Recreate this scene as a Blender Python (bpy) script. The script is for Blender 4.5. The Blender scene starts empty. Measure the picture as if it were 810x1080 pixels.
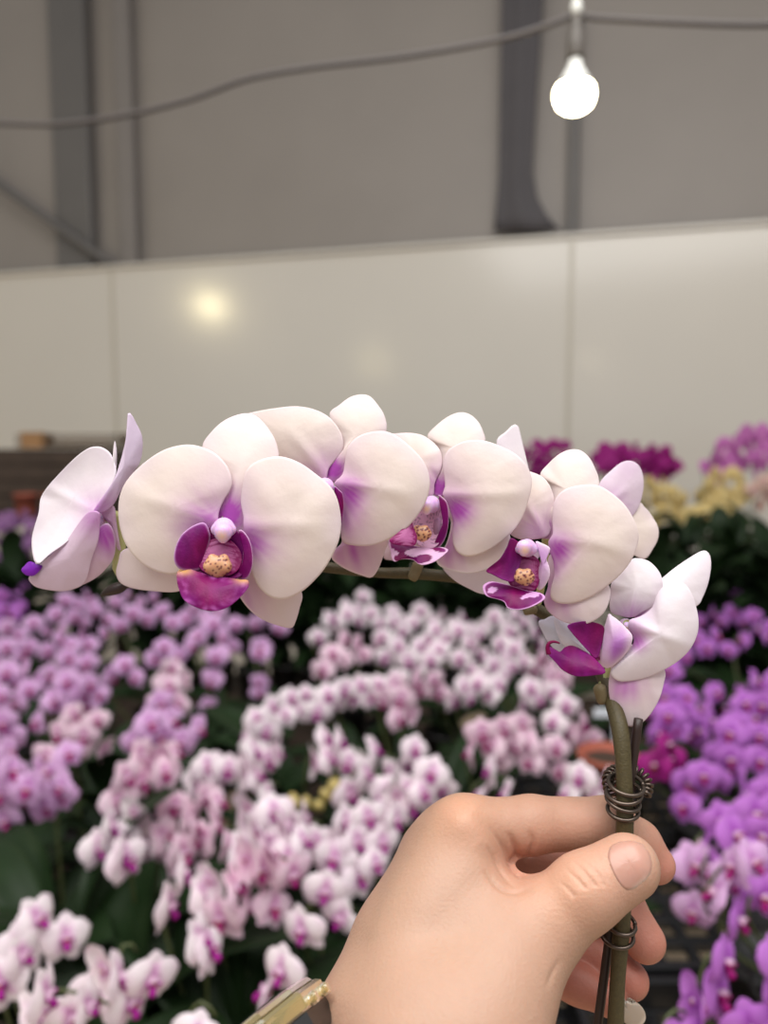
import bpy, math, random
import numpy as np
from mathutils import Vector, Matrix, noise, Euler

random.seed(7)
S = bpy.context.scene
COL = S.collection
F = 811.0
PITCH = math.radians(5.63)
CAM = Vector((0, 0, 1.5))
RX = Vector((1, 0, 0))
FW = Vector((0, math.cos(PITCH), -math.sin(PITCH)))
UP = Vector((0, math.sin(PITCH), math.cos(PITCH)))
BASIS = np.array([RX, UP, -FW]).T          # camera space -> world rotation
CAMN = np.array(CAM)


def P(px, py, d):
    return CAM + d * (FW + (px - 405) / F * RX + (540 - py) / F * UP)


def on_z(px, py, z):
    r = FW + (px - 405) / F * RX + (540 - py) / F * UP
    return CAM + r * ((z - 1.5) / r.z)


def cs(px, py, d):
    return np.array([(px - 405) / F * d, (540 - py) / F * d, -d])


def to_world(a):
    return CAMN + np.asarray(a) @ BASIS.T


def lin(r, g, b):
    f = lambda c: (c / 255 / 12.92) if c <= 10 else ((c / 255 + .055) / 1.055) ** 2.4
    return (f(r), f(g), f(b))


# ------------------------------------------------------------------ materials
def mat(name, col=(.5, .5, .5), rough=.5, metal=0.0, attr=False, trans=0.0, sss=0.0, spec=.5,
        noise_scale=0, noise_amt=.2, bump=0.0, bump_scale=80, transmission=0.0, emit=0.0, emit_col=None, coat=0.0):
    m = bpy.data.materials.new(name)
    m.use_nodes = True
    nt = m.node_tree
    nt.nodes.clear()
    out = nt.nodes.new('ShaderNodeOutputMaterial')
    b = nt.nodes.new('ShaderNodeBsdfPrincipled')
    b.inputs['Base Color'].default_value = (*col, 1)
    b.inputs['Roughness'].default_value = rough
    b.inputs['Metallic'].default_value = metal
    b.inputs['Specular IOR Level'].default_value = spec
    b.inputs['Transmission Weight'].default_value = transmission
    b.inputs['Coat Weight'].default_value = coat
    if sss:
        b.inputs['Subsurface Weight'].default_value = sss
        b.inputs['Subsurface Radius'].default_value = (1, .35, .2)
        b.inputs['Subsurface Scale'].default_value = .004
    src = None
    if attr:
        a = nt.nodes.new('ShaderNodeAttribute')
        a.attribute_name = 'Col'
        src = a.outputs['Color']
    if noise_scale:
        tc = nt.nodes.new('ShaderNodeTexCoord')
        nz = nt.nodes.new('ShaderNodeTexNoise')
        nz.inputs['Scale'].default_value = noise_scale
        nz.inputs['Detail'].default_value = 5
        nt.links.new(tc.outputs['Object'], nz.inputs['Vector'])
        mr = nt.nodes.new('ShaderNodeMapRange')
        mr.inputs['To Min'].default_value = 1 - noise_amt
        mr.inputs['To Max'].default_value = 1 + noise_amt
        nt.links.new(nz.outputs['Fac'], mr.inputs['Value'])
        mx = nt.nodes.new('ShaderNodeVectorMath')
        mx.operation = 'SCALE'
        if src is not None:
            nt.links.new(src, mx.inputs[0])
        else:
            mx.inputs[0].default_value = col
        nt.links.new(mr.outputs['Result'], mx.inputs['Scale'])
        src = mx.outputs['Vector']
    if src is not None:
        nt.links.new(src, b.inputs['Base Color'])
    if bump:
        tc2 = nt.nodes.new('ShaderNodeTexCoord')
        n2 = nt.nodes.new('ShaderNodeTexNoise')
        n2.inputs['Scale'].default_value = bump_scale
        n2.inputs['Detail'].default_value = 4
        nt.links.new(tc2.outputs['Object'], n2.inputs['Vector'])
        bp = nt.nodes.new('ShaderNodeBump')
        bp.inputs['Strength'].default_value = bump
        bp.inputs['Distance'].default_value = .001
        nt.links.new(n2.outputs['Fac'], bp.inputs['Height'])
        nt.links.new(bp.outputs['Normal'], b.inputs['Normal'])
    if emit:
        b.inputs['Emission Color'].default_value = (*(emit_col or col), 1)
        b.inputs['Emission Strength'].default_value = emit
    if trans:
        t = nt.nodes.new('ShaderNodeBsdfTranslucent')
        if src is not None:
            nt.links.new(src, t.inputs['Color'])
        else:
            t.inputs['Color'].default_value = (*col, 1)
        mix = nt.nodes.new('ShaderNodeMixShader')
        mix.inputs['Fac'].default_value = trans
        nt.links.new(b.outputs[0], mix.inputs[1])
        nt.links.new(t.outputs[0], mix.inputs[2])
        nt.links.new(mix.outputs[0], out.inputs[0])
    else:
        nt.links.new(b.outputs[0], out.inputs[0])
    return m


M = {}
M['petal'] = mat('petal', rough=.5, attr=True, trans=.2, spec=.3, bump=.08, bump_scale=700)
M['lip'] = mat('lip', rough=.45, attr=True, trans=.06, spec=.22, bump=.15, bump_scale=1200)
M['waxy'] = mat('waxy', rough=.35, attr=True, sss=.3, spec=.5)
M['skin'] = mat('skin', rough=.48, attr=True, sss=.22, spec=.4, bump=.22, bump_scale=900, noise_scale=350, noise_amt=.035)
M['nail'] = mat('nail', rough=.3, attr=True, sss=.2, spec=.5)
M['stem'] = mat('stem', lin(74, 64, 36), rough=.55, noise_scale=900, noise_amt=.4, bump=.3, bump_scale=1500)
M['pedicel'] = mat('pedicel', lin(186, 188, 128), rough=.45, sss=.2, noise_scale=300, noise_amt=.12)
M['bract'] = mat('bract', lin(118, 104, 74), rough=.6, noise_scale=500, noise_amt=.25)
M['stake'] = mat('stake', lin(48, 32, 28), rough=.45, noise_scale=300, noise_amt=.25)
M['wire'] = mat('wire', lin(96, 84, 76), rough=.3, metal=.85, noise_scale=500, noise_amt=.3)
M['bgpetal'] = mat('garden_petal', rough=.55, attr=True, trans=.3, spec=.25)
M['leaf'] = mat('leaf', lin(26, 42, 20), rough=.5, noise_scale=18, noise_amt=.5, spec=.18)
M['bgstem'] = mat('flower_stem', lin(74, 82, 46), rough=.5, noise_scale=60, noise_amt=.3)
M['pot'] = mat('pot', lin(24, 22, 22), rough=.5, noise_scale=40, noise_amt=.2)
M['terracotta'] = mat('terracotta', lin(150, 78, 60), rough=.75, noise_scale=40, noise_amt=.2)
M['soil'] = mat('bark_mix', lin(58, 42, 30), rough=.9, noise_scale=120, noise_amt=.6)


# ------------------------------------------------------------------ object helpers
def mesh(name, V, Fc, m, cols=None, origin=(0, 0, 0), smooth=True):
    me = bpy.data.meshes.new(name)
    V = np.asarray(V, float) - np.asarray(origin, float)
    me.from_pydata([tuple(v) for v in V], [], [tuple(int(i) for i in f) for f in Fc])
    if cols is not None:
        a = me.color_attributes.new('Col', 'FLOAT_COLOR', 'POINT')
        c4 = np.ones((len(V), 4), np.float32)
        c4[:, :3] = cols
        a.data.foreach_set('color', c4.ravel())
    if smooth:
        me.polygons.foreach_set('use_smooth', [True] * len(me.polygons))
    for mm in (m if isinstance(m, (list, tuple)) else [m]):
        me.materials.append(mm)
    me.update()
    return me


def put(name, me, parent=None, loc=(0, 0, 0), rot=None, scale=None):
    o = bpy.data.objects.new(name, me)
    COL.objects.link(o)
    o.location = loc
    if rot is not None:
        o.rotation_euler = rot
    if scale is not None:
        o.scale = (scale,) * 3
    if parent is not None:
        o.parent = parent
    return o


def thing(name, label, cat, loc=(0, 0, 0), group=None):
    o = put(name, None, None, loc)
    return tag(o, label, cat, group)


def tag(o, label, cat, group=None):
    o['label'] = label
    o['category'] = cat
    if group:
        o['group'] = group
    return o


def structure(name, me):
    o = put(name, me)
    o['kind'] = 'structure'
    return o


def catmull(pts, n, closed=False):
    p = np.asarray(pts, float)
    N = len(p)
    segs = N if closed else N - 1
    out = []
    for i in range(segs):
        if closed:
            a, b, c, d = p[(i - 1) % N], p[i], p[(i + 1) % N], p[(i + 2) % N]
        else:
            a, b, c, d = p[max(i - 1, 0)], p[i], p[i + 1], p[min(i + 2, N - 1)]
        t = np.linspace(0, 1, 12, endpoint=False)[:, None]
        out.append(.5 * ((2 * b) + (c - a) * t + (2 * a - 5 * b + 4 * c - d) * t * t + (3 * b - a - 3 * c + d) * t ** 3))
    q = np.concatenate(out + ([p[:1]] if closed else [p[-1:]]))
    L = np.concatenate([[0], np.cumsum(np.linalg.norm(np.diff(q, axis=0), axis=1))])
    s = np.linspace(0, L[-1], n + 1)[:-1] if closed else np.linspace(0, L[-1], n)
    return np.stack([np.interp(s, L, q[:, k]) for k in range(q.shape[1])], 1)


def tube(path, r, seg=10, caps=True):
    """path (n,3), r scalar or array -> V, F"""
    path = np.asarray(path, float)
    n = len(path)
    r = np.broadcast_to(np.asarray(r, float), (n,))
    T = np.gradient(path, axis=0)
    T /= np.linalg.norm(T, axis=1)[:, None] + 1e-12
    ref = np.array([0, 0, 1.0]) if abs(T[0][2]) < .9 else np.array([1.0, 0, 0])
    u = np.cross(T[0], ref)
    u /= np.linalg.norm(u)
    V = []
    for i in range(n):
        u = u - T[i] * (u @ T[i])
        u /= np.linalg.norm(u) + 1e-12
        w = np.cross(T[i], u)
        a = np.linspace(0, 2 * math.pi, seg, endpoint=False)
        V.append(path[i] + r[i] * (np.cos(a)[:, None] * u + np.sin(a)[:, None] * w))
    V = np.concatenate(V)
    Fc = []
    for i in range(n - 1):
        for j in range(seg):
            k = (j + 1) % seg
            Fc.append((i * seg + j, i * seg + k, (i + 1) * seg + k, (i + 1) * seg + j))
    if caps:
        Fc.append(tuple(range(seg))[::-1])
        Fc.append(tuple((n - 1) * seg + j for j in range(seg)))
    return V, Fc


def join(parts):
    V, Fc, o = [], [], 0
    for v, f in parts:
        V.append(np.asarray(v, float))
        Fc += [tuple(i + o for i in q) for q in f]
        o += len(v)
    return np.concatenate(V), Fc


def box(c, s, R=None, bev=0.0):
    """box with a chamfer: centre, full size, rotation matrix"""
    hx, hy, hz = (k / 2 for k in s)
    b = min(bev, hx * .9, hy * .9, hz * .9)
    if b <= 0:
        V = np.array([(x, y, z) for x in (-hx, hx) for y in (-hy, hy) for z in (-hz, hz)])
        Fc = [(0, 1, 3, 2), (4, 6, 7, 5), (0, 4, 5, 1), (2, 3, 7, 6), (0, 2, 6, 4), (1, 5, 7, 3)]
    else:
        prof = lambda ax, ay: [(-ax + b, -ay), (ax - b, -ay), (ax, -ay + b), (ax, ay - b), (ax - b, ay), (-ax + b, ay), (-ax, ay - b), (-ax, -ay + b)]
        V, n = [], 8
        for z, k in ((-hz, b * .7), (-hz + b, 0), (hz - b, 0), (hz, b * .7)):
            V += [(x, y, z) for x, y in prof(hx - k, hy - k)]
        Fc = []
        for i in range(3):
            for j in range(n):
                Fc.append((i * n + j, i * n + (j + 1) % n, (i + 1) * n + (j + 1) % n, (i + 1) * n + j))
        Fc += [tuple(range(n))[::-1], tuple(3 * n + j for j in range(n))]
        V = np.array(V)
    if R is not None:
        V = V @ np.asarray(R).T
    return V + np.asarray(c, float), Fc


def lathe(prof, seg=24, centre=(0, 0, 0)):
    V, Fc = [], []
    for r, z in prof:
        for j in range(seg):
            a = 2 * math.pi * j / seg
            V.append((r * math.cos(a), r * math.sin(a), z))
    n = len(prof)
    for i in range(n - 1):
        for j in range(seg):
            k = (j + 1) % seg
            Fc.append((i * seg + j, i * seg + k, (i + 1) * seg + k, (i + 1) * seg + j))
    Fc += [tuple(range(seg))[::-1], tuple((n - 1) * seg + j for j in range(seg))]
    return np.array(V) + np.asarray(centre, float), Fc


# ------------------------------------------------------------------ implicit surfaces
def seg_d(p, a, b, ra, rb):
    ab = b - a
    t = np.clip(((p - a) @ ab) / (ab @ ab + 1e-12), 0, 1)
    q = p - (a + t[..., None] * ab)
    return np.sqrt((q * q).sum(-1)) - (ra + t * (rb - ra))


def smin(a, b, k):
    if k <= 0:
        return np.minimum(a, b)
    h = np.maximum(k - np.abs(a - b), 0) / k
    return np.minimum(a, b) - h * h * k * .25


def surface_nets(f, lo, hi, h):
    lo, hi = np.asarray(lo, float), np.asarray(hi, float)
    n = np.ceil((hi - lo) / h).astype(int) + 1
    ax = [lo[i] + h * np.arange(n[i]) for i in range(3)]
    v = np.empty(n, np.float32)
    yy, zz = np.meshgrid(ax[1], ax[2], indexing='ij')
    for i0 in range(0, n[0], 12):
        xs = ax[0][i0:i0 + 12]
        g = np.empty((len(xs), n[1], n[2], 3))
        g[..., 0] = xs[:, None, None]
        g[..., 1] = yy
        g[..., 2] = zz
        v[i0:i0 + 12] = f(g)
    ins = v < 0
    corner = [(i, j, k) for i in (0, 1) for j in (0, 1) for k in (0, 1)]
    sl = lambda A, c: A[c[0]:n[0] - 1 + c[0], c[1]:n[1] - 1 + c[1], c[2]:n[2] - 1 + c[2]]
    cnt = sum(sl(ins, c).astype(np.int8) for c in corner)
    act = np.argwhere((cnt > 0) & (cnt < 8))
    idx = -np.ones(n - 1, np.int64)
    idx[tuple(act.T)] = np.arange(len(act))
    acc = np.zeros((len(act), 3))
    num = np.zeros(len(act))
    for a in corner:
        for d in range(3):
            if a[d]:
                continue
            b = list(a)
            b[d] = 1
            va = v[tuple((act + a).T)].astype(float)
            vb = v[tuple((act + b).T)].astype(float)
            m = (va < 0) != (vb < 0)
            t = np.where(m, va / np.where(m, va - vb, 1), 0)
            pos = np.tile(np.array(a, float), (len(act), 1))
            pos[:, d] += t
            acc += pos * m[:, None]
            num += m
    V = lo + h * (act + acc / num[:, None])
    Fc = []
    for d in range(3):
        e1, e2 = (d + 1) % 3, (d + 2) % 3
        s0 = [slice(None)] * 3
        s1 = [slice(None)] * 3
        s0[d] = slice(0, -1)
        s1[d] = slice(1, None)
        A, B = ins[tuple(s0)], ins[tuple(s1)]
        ed = np.argwhere(A != B)
        ok = (ed[:, e1] > 0) & (ed[:, e2] > 0) & (ed[:, e1] < n[e1] - 1) & (ed[:, e2] < n[e2] - 1)
        ed = ed[ok]
        fl = A[tuple(ed.T)]
        q = []
        for o1, o2 in ((1, 1), (0, 1), (0, 0), (1, 0)):
            c = ed.copy()
            c[:, e1] -= o1
            c[:, e2] -= o2
            q.append(idx[tuple(c.T)])
        q = np.stack(q, 1)
        q[~fl] = q[~fl][:, ::-1]
        Fc.append(q[(q >= 0).all(1)])
    return V, np.concatenate(Fc)


def relax(V, Fc, it=2, lam=.5):
    Fc = np.asarray(Fc)
    for _ in range(it):
        s = np.zeros_like(V)
        c = np.zeros(len(V))
        for a, b in ((0, 1), (1, 2), (2, 3), (3, 0)):
            for x, y in ((a, b), (b, a)):
                np.add.at(s, Fc[:, x], V[Fc[:, y]])
                np.add.at(c, Fc[:, x], 1)
        V = V + lam * (s / np.maximum(c, 1)[:, None] - V)
    return V


def blob(prims, k, h):
    """smooth union of round cones in camera space: (a, b, ra, rb)"""
    def f(p):
        d = None
        for a, b, ra, rb in prims:
            e = seg_d(p, a, b, ra, rb)
            d = e if d is None else smin(d, e, k)
        return d
    pts = np.array([q for a, b, ra, rb in prims for q in (a - ra, a + ra, b - rb, b + rb)])
    V, Fc = surface_nets(f, pts.min(0) - 2 * h, pts.max(0) + 2 * h, h)
    return relax(V, Fc, 1), Fc


# ------------------------------------------------------------------ camera
cd = bpy.data.cameras.new('camera')
cam = bpy.data.objects.new('camera', cd)
COL.objects.link(cam)
cam.location = CAM
cam.rotation_euler = (math.pi / 2 - PITCH, 0, 0)
cd.sensor_fit = 'VERTICAL'
cd.sensor_height = 36
cd.sensor_width = 27
cd.lens = F / 1080 * 36
cd.clip_start = .02
cd.dof.use_dof = True
cd.dof.focus_distance = .258
cd.dof.aperture_fstop = 27.03 / 3.9
S.camera = cam

# ------------------------------------------------------------------ THE HELD SPIKE
SPIKE_BASE = P(648, 1110, .258)
spike = thing('orchid_spike', 'white orchid spray with purple lips, held up by the hand in sharp focus', 'orchid', SPIKE_BASE)
SB = np.array(SPIKE_BASE)

spath = [(648, 1112, .2585), (651, 1040, .2588), (655, 985, .2585), (658, 930, .2583), (659, 860, .2580), (658, 815, .2592), (654, 770, .263),
         (644, 735, .272), (634, 708, .2795), (622, 684, .284), (598, 662, .288), (565, 642, .289), (530, 625, .289), (490, 611, .288),
         (440, 605, .287), (400, 604, .287), (350, 599, .286), (300, 592, .285), (240, 592, .284), (180, 603, .282), (140, 614, .280), (122, 621, .279)]
sp = catmull(to_world([cs(*q) for q in spath]), 150)
rr = np.interp(np.linspace(0, 1, 150), [0, .3, .42, .6, .85, 1], [.0026, .0028, .0027, .0022, .0018, .0015])
rr = rr * (1 + .05 * np.sin(np.linspace(0, 60, 150)))
V, Fc = tube(sp, rr, 14)
put('stem', mesh('stem', V, Fc, M['stem'], origin=SB), spike)


def node_ring(px, py, d, px2, py2, r0, r1, m, name):
    pth = np.array([to_world(cs(px, py, d)), to_world(cs((px + px2) / 2 + .5, (py + py2) / 2, d)), to_world(cs(px2, py2, d))])
    pth = catmull(pth, 8)
    v, f = tube(pth, np.linspace(r0, r1, 8) * np.array([.7, 1, 1, 1, 1, 1, .95, .5]), 12)
    put(name, mesh(name, v, f, m, origin=SB), spike)


node_ring(434, 612, .2845, 442, 592, .0020, .0022, M['bract'], 'bract')
node_ring(636, 742, .2715, 631, 722, .0020, .0024, M['bract'], 'bract')
node_ring(552, 645, .2865, 566, 641, .0018, .0021, M['bract'], 'bract')
bud = catmull(to_world([cs(134, 616, .2795), cs(125, 620, .279), cs(114, 624, .2785), cs(106, 628, .278)]), 10)
v, f = tube(bud, np.array([.6, .9, 1.05, 1.1, 1.1, 1.0, .9, .75, .5, .2]) * .0020, 10)
tip = put('tip_bud', mesh('tip_bud', v, f, M['stake'], origin=SB), spike)

WHITE = np.array(lin(249, 240, 243))
CREAM = np.array(lin(247, 232, 223))
LAV = np.array(lin(236, 216, 238))
PURP = np.array(lin(190, 88, 190))
PINKS = np.array(lin(236, 204, 226))
MAG = np.array(lin(120, 2, 68))
VIO = np.array(lin(92, 4, 110))
YEL = np.array(lin(216, 166, 92))


def nz(x, y, z=0.0):
    return noise.noise(Vector((x, y, z)))


def pig_tepal(ctr, cen, size, blush, base, tint, px, py, s, ang):
    """pigment of a petal: near-white with a purple blush at the claw and faint veins"""
    r = math.hypot(px - ctr[0], py - ctr[1])
    th = math.atan2(py - ctr[1], px - ctr[0])
    vein = .5 + .5 * nz(th * 9, r * .012, 3.1)
    c = base * (1 - .25 * tint) + LAV * .25 * tint
    c = c * (1 - .03 * vein)
    e = max(0.0, (s - .55) / .45) * (.5 + .5 * nz(px * .03, py * .03, 9))
    c = c * (1 - .5 * e) + LAV * .5 * e
    mid = math.exp(-((py - ctr[1] - (cen[1] - ctr[1]) * r / (size + 1e-6)) / 9.0) ** 2)
    b = .22 * math.exp(-(r / (size * .38)) ** 2)
    for bx, by, R, st in blush:
        q = math.hypot(px - bx, py - by) / R
        b += 1.05 * st * math.exp(-q * q) * (.45 + .9 * vein)
    b = min(b, 1)
    return c * (1 - b) + PURP * b


def petal(flower, org, name, pts, ctr, depth, n, off=0.0, cup=2.0, sweep=0.0, ruf=.5, pig=None, m='petal', rim=None, rings=22, M_=84, label=None, tilt0=None, ridge=None):
    """one tepal: outline in photo px, spread on its own plane at its own distance and curved; closed shell with real thickness"""
    o = catmull(pts, M_, True)
    x, y = o[:, 0], o[:, 1]
    x1, y1 = np.roll(x, -1), np.roll(y, -1)
    cr = x * y1 - x1 * y
    A = cr.sum() / 2
    cen = np.array([((x + x1) * cr).sum() / (6 * A), ((y + y1) * cr).sum() / (6 * A)])
    size = np.sqrt(abs(A) / math.pi) * 2
    n = np.asarray(n, float)
    n /= np.linalg.norm(n)
    p0 = cs(tilt0[0], tilt0[1], depth) if tilt0 else cs(ctr[0], ctr[1], depth)
    k = n @ p0
    S_, PX = [0.0], [cen]
    for i in range(1, rings + 1):
        s = (i / rings) ** .8
        q = cen + s * (o - cen)
        S_ += [s] * M_
        PX += list(q)
    S_, PX = np.array(S_), np.array(PX)
    ray = np.stack([(PX[:, 0] - 405) / F, (540 - PX[:, 1]) / F, -np.ones(len(PX))], 1)
    t = k / (ray @ n)
    mm = .001
    ridge = (.65 if name == 'petal' else .3 if name == 'sepal' else 0) if ridge is None else ridge
    r = np.hypot(PX[:, 0] - ctr[0], PX[:, 1] - ctr[1]) / (size + 1e-6)
    t = t + off * mm - cup * mm * (1 - S_ ** 2) + sweep * mm * r * r
    th = np.arctan2(PX[:, 1] - cen[1], PX[:, 0] - cen[0])
    seed = random.uniform(0, 50)
    t = t + np.array([ruf * mm * s * s * nz(math.cos(a) * 2.2 + seed, math.sin(a) * 2.2, seed) +
                      .3 * mm * nz(p[0] * .035, p[1] * .035, seed) + .05 * mm * nz(p[0] * .12, p[1] * .12, seed) for a, s, p in zip(th, S_, PX)])
    if ridge:
        ax = cen - np.array(ctr)
        ax = ax / (np.linalg.norm(ax) + 1e-9)
        q = PX - np.array(ctr)
        perp = q[:, 0] * -ax[1] + q[:, 1] * ax[0]
        al = np.clip((q @ ax) / (size * .9), 0, 1)
        t = t - ridge * mm * np.exp(-(perp / (size * .075)) ** 2) * (1 - al ** 3)
    thick = .0007 * (1 - .75 * S_ ** 4)
    Vf = ray * t[:, None]
    Vb = ray * (t + thick)[:, None]
    N = len(PX)
    Fc = []
    for j in range(M_):
        k2 = (j + 1) % M_
        Fc.append((0, 1 + j, 1 + k2))
        Fc.append((N, N + 1 + k2, N + 1 + j))
    for i in range(rings - 1):
        a, b = 1 + i * M_, 1 + (i + 1) * M_
        for j in range(M_):
            k2 = (j + 1) % M_
            Fc.append((a + j, b + j, b + k2, a + k2))
            Fc.append((N + a + j, N + a + k2, N + b + k2, N + b + j))
    a = 1 + (rings - 1) * M_
    for j in range(M_):
        k2 = (j + 1) % M_
        Fc.append((a + j, N + a + j, N + a + k2, a + k2))
    cols = np.array([pig(p[0], p[1], s, aa, cen, size) for p, s, aa in zip(PX, S_, th)])
    if rim is not None:
        w = np.clip((S_ - .93) / .05, 0, 1)[:, None] * .8
        cols = cols * (1 - w) + np.array(rim) * w
    cols = np.concatenate([cols, cols])
    me = mesh(name, to_world(np.concatenate([Vf, Vb])), Fc, M[m], cols, origin=org)
    ob = put(name, me, flower)
    if label:
        ob['label'] = label
    return ob


def tepal_pig(ctr, blush, base=WHITE, tint=0.0):
    return lambda px, py, s, a, cen, size: pig_tepal(ctr, cen, size, blush, base, tint, px, py, s, a)


def mag_pig(ctr, dark=.0, pale=0.0):
    def g(px, py, s, a, cen, size):
        n1 = .5 + .5 * nz(px * .045, py * .045, 2.2)
        n2 = .5 + .5 * nz(px * .2, py * .07, 5.2)
        n1 = .75 * n1
        c = MAG * (1 - n1) + VIO * n1
        c = c * (.8 + .5 * n2) * (1 - dark)
        e = max(0.0, s - .72) / .28 * max(0.0, n1 - .25)
        c = c * (1 - .5 * e) + np.array(lin(196, 74, 200)) * .5 * e
        return c * (1 - pale) + PINKS * pale
    return g


def pale_lobe_pig(ctr):
    def g(px, py, s, a, cen, size):
        n1 = min(1, max(0, .9 * (.5 + .9 * nz(px * .06, py * .03, 7.2))))
        b = n1 * (1 - s ** 6)
        return np.array(lin(232, 208, 224)) * (1 - b) + np.array(lin(168, 84, 184)) * b
    return g


def throat_pig(ctr):
    def g(px, py, s, a, cen, size):
        st = .5 + .5 * math.sin(py * 1.15 + 2.5 * nz(px * .06, py * .06) - abs(px - cen[0]) * .3)
        side = min(1.0, (abs(px - cen[0]) / (size * .36)) ** 2)
        w = st ** 3 * side
        w = max(w, min(1, max(0, (s - .5 - .35 * st) / .2)))
        return np.array(lin(186, 104, 156)) * (1 - w) + np.array(lin(126, 8, 84)) * w
    return g


def callus(flower, org, px, py, d, r, tilt=0):
    pr = []
    for dx, dy, k in ((-.55, .1, .62), (.55, .1, .58), (0, .45, .6), (-.45, -.55, .36), (.5, -.55, .36), (0, -.1, .6)):
        c = cs(px + dx * r + tilt * dy * r, py + dy * r, d - (.001 if dy < .2 else .0004))
        pr.append((c, c + np.array([0, 0, .0006]), k * r / F * d, k * r / F * d))
    V, Fc = blob(pr, .0012, .00032)
    rng = random.Random(int(px))
    spots = [(px + rng.uniform(-1.1, 1.1) * r, py + rng.uniform(-1, 1) * r) for _ in range(34)]
    q = np.stack([405 + V[:, 0] / -V[:, 2] * F, 540 - V[:, 1] / -V[:, 2] * F], 1)
    cols = np.tile(np.array(lin(212, 160, 122)), (len(V), 1))
    for sx, sy in spots:
        w = np.clip(1.6 - np.hypot(q[:, 0] - sx, q[:, 1] - sy) / .9, 0, 1)[:, None]
        cols = cols * (1 - w) + np.array(lin(96, 12, 40)) * w
    o = put('callus', mesh('callus', to_world(V), Fc, M['waxy'], cols, origin=org), flower)
    o['label'] = 'yellow spotted callus'


def column_flower(org, cx, cy, d, r, lean=(0, 0), tipc=True):
    """the column with its anther cap: the body of a flower, to which the tepals are attached"""
    k = d / F
    a = cs(cx, cy, d)
    b = cs(cx + lean[0] * r, cy + lean[1] * r, d - .0045)
    pr = [(cs(cx, cy - .3 * r, d + .005), a, r * .62 * k, r * .8 * k), (a, b, r * .8 * k, r * .75 * k)]
    e = cs(cx + lean[0] * r * 1.1, cy + lean[1] * r * 1.1 + .62 * r, d - .0052)
    pr.append((b, e, r * .55 * k, r * .24 * k))
    for s in (-1, 1):
        w = cs(cx + s * .75 * r + lean[0] * r * .5, cy + .15 * r, d - .001)
        pr.append((a, w, r * .5 * k, r * .3 * k))
    V, Fc = blob(pr, .0016, .00038)
    wt = np.clip(1 - np.linalg.norm(V - (b * .55 + e * .45 + np.array([0, 0, .002])), axis=1) / (r * .62 * k), 0, 1)[:, None]
    base = np.array(lin(220, 186, 226))
    n_ = np.array([.5 + .5 * nz(v[0] * 700, v[1] * 700, v[2] * 500) for v in V])[:, None]
    cols = base * (1 - .35 * n_) + np.array(lin(200, 140, 210)) * .35 * n_
    cols = cols * (1 - wt) + np.array(lin(240, 205, 170)) * wt
    me = mesh('flower', to_world(V), Fc, M['waxy'], cols, origin=org)
    return put('flower', me, spike, Vector(org) - SPIKE_BASE)


def pedicel(flower, org, pts, r=.0016):
    p = catmull(to_world([cs(*q) for q in pts]), 16)
    v, f = tube(p, np.linspace(r, r * .85, 16), 10)
    o = put('pedicel', mesh('pedicel', v, f, M['pedicel'], origin=org), flower)
    o['label'] = 'pale green flower stalk'


def C(ox, oy, s, pts):
    return [(ox + a / s, oy + b / s) for a, b in pts]


# ---- flower facing the viewer, big, second from the left
c2 = lambda pts: C(110, 410, 3.0, pts)
ctr = (237, 552); D = .2575; N2 = (-.14, .0, 1)
org = to_world(cs(ctr[0], ctr[1], D))
fl = column_flower(org, 236, 557, D - .006, 12.5, (-.05, .35))
petal(fl, org, 'petal', c2([(362, 392), (380, 350), (398, 322), (405, 290), (388, 243), (348, 202), (293, 180), (245, 178), (185, 195), (125, 235), (75, 285), (50, 335), (44, 390),
      (52, 450), (75, 505), (115, 550), (165, 578), (222, 587), (275, 560), (325, 500), (358, 440)]), ctr, D, N2, -1.2, 3.2, 3,
      pig=tepal_pig(ctr, [(205, 556, 24, .45), (222, 552, 16, .3), (215, 525, 30, .12)], CREAM))
petal(fl, org, 'petal', c2([(440, 405), (432, 360), (436, 310), (446, 265), (472, 235), (520, 217), (565, 215), (620, 235), (670, 270), (712, 305), (736, 345), (748, 400), (748, 450),
      (735, 500), (700, 565), (660, 612), (620, 645), (572, 666), (530, 661), (495, 635), (474, 600), (462, 560), (452, 500), (440, 450)]), ctr, D, N2, -1.6, 3.4, 2,
      pig=tepal_pig(ctr, [(268, 574, 17, .6), (285, 578, 26, .2), (258, 560, 14, .3)], CREAM))
petal(fl, org, 'sepal', c2([(310, 182), (340, 135), (380, 100), (430, 80), (470, 81), (505, 108), (535, 150), (548, 185), (550, 225), (515, 300), (470, 380), (455, 430), (430, 460), (380, 455), (350, 420), (362, 370), (370, 300), (335, 230)]),
      ctr, D, N2, 1.4, 2.0, 5, pig=tepal_pig(ctr, [(243, 543, 16, 1.2), (244, 522, 14, .3)], CREAM, .5))
petal(fl, org, 'sepal', c2([(60, 510), (45, 545), (37, 585), (52, 615), (92, 632), (150, 640), (235, 641), (310, 600), (380, 500), (370, 450), (280, 450), (140, 490)]),
      ctr, D, N2, 2.2, 2.0, 4, pig=tepal_pig(ctr, [(185, 590, 30, .2)], CREAM, .6), rim=lin(238, 218, 226))
petal(fl, org, 'sepal', c2([(428, 658), (460, 700), (500, 730), (552, 750), (592, 757), (606, 735), (619, 690), (625, 645), (580, 560), (480, 460), (410, 450), (390, 520), (400, 600)]),
      ctr, D, N2, 2.4, 2.0, 4, pig=tepal_pig(ctr, [(262, 632, 26, .35), (255, 600, 30, .3)], CREAM, .7), rim=lin(238, 218, 226))
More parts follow.
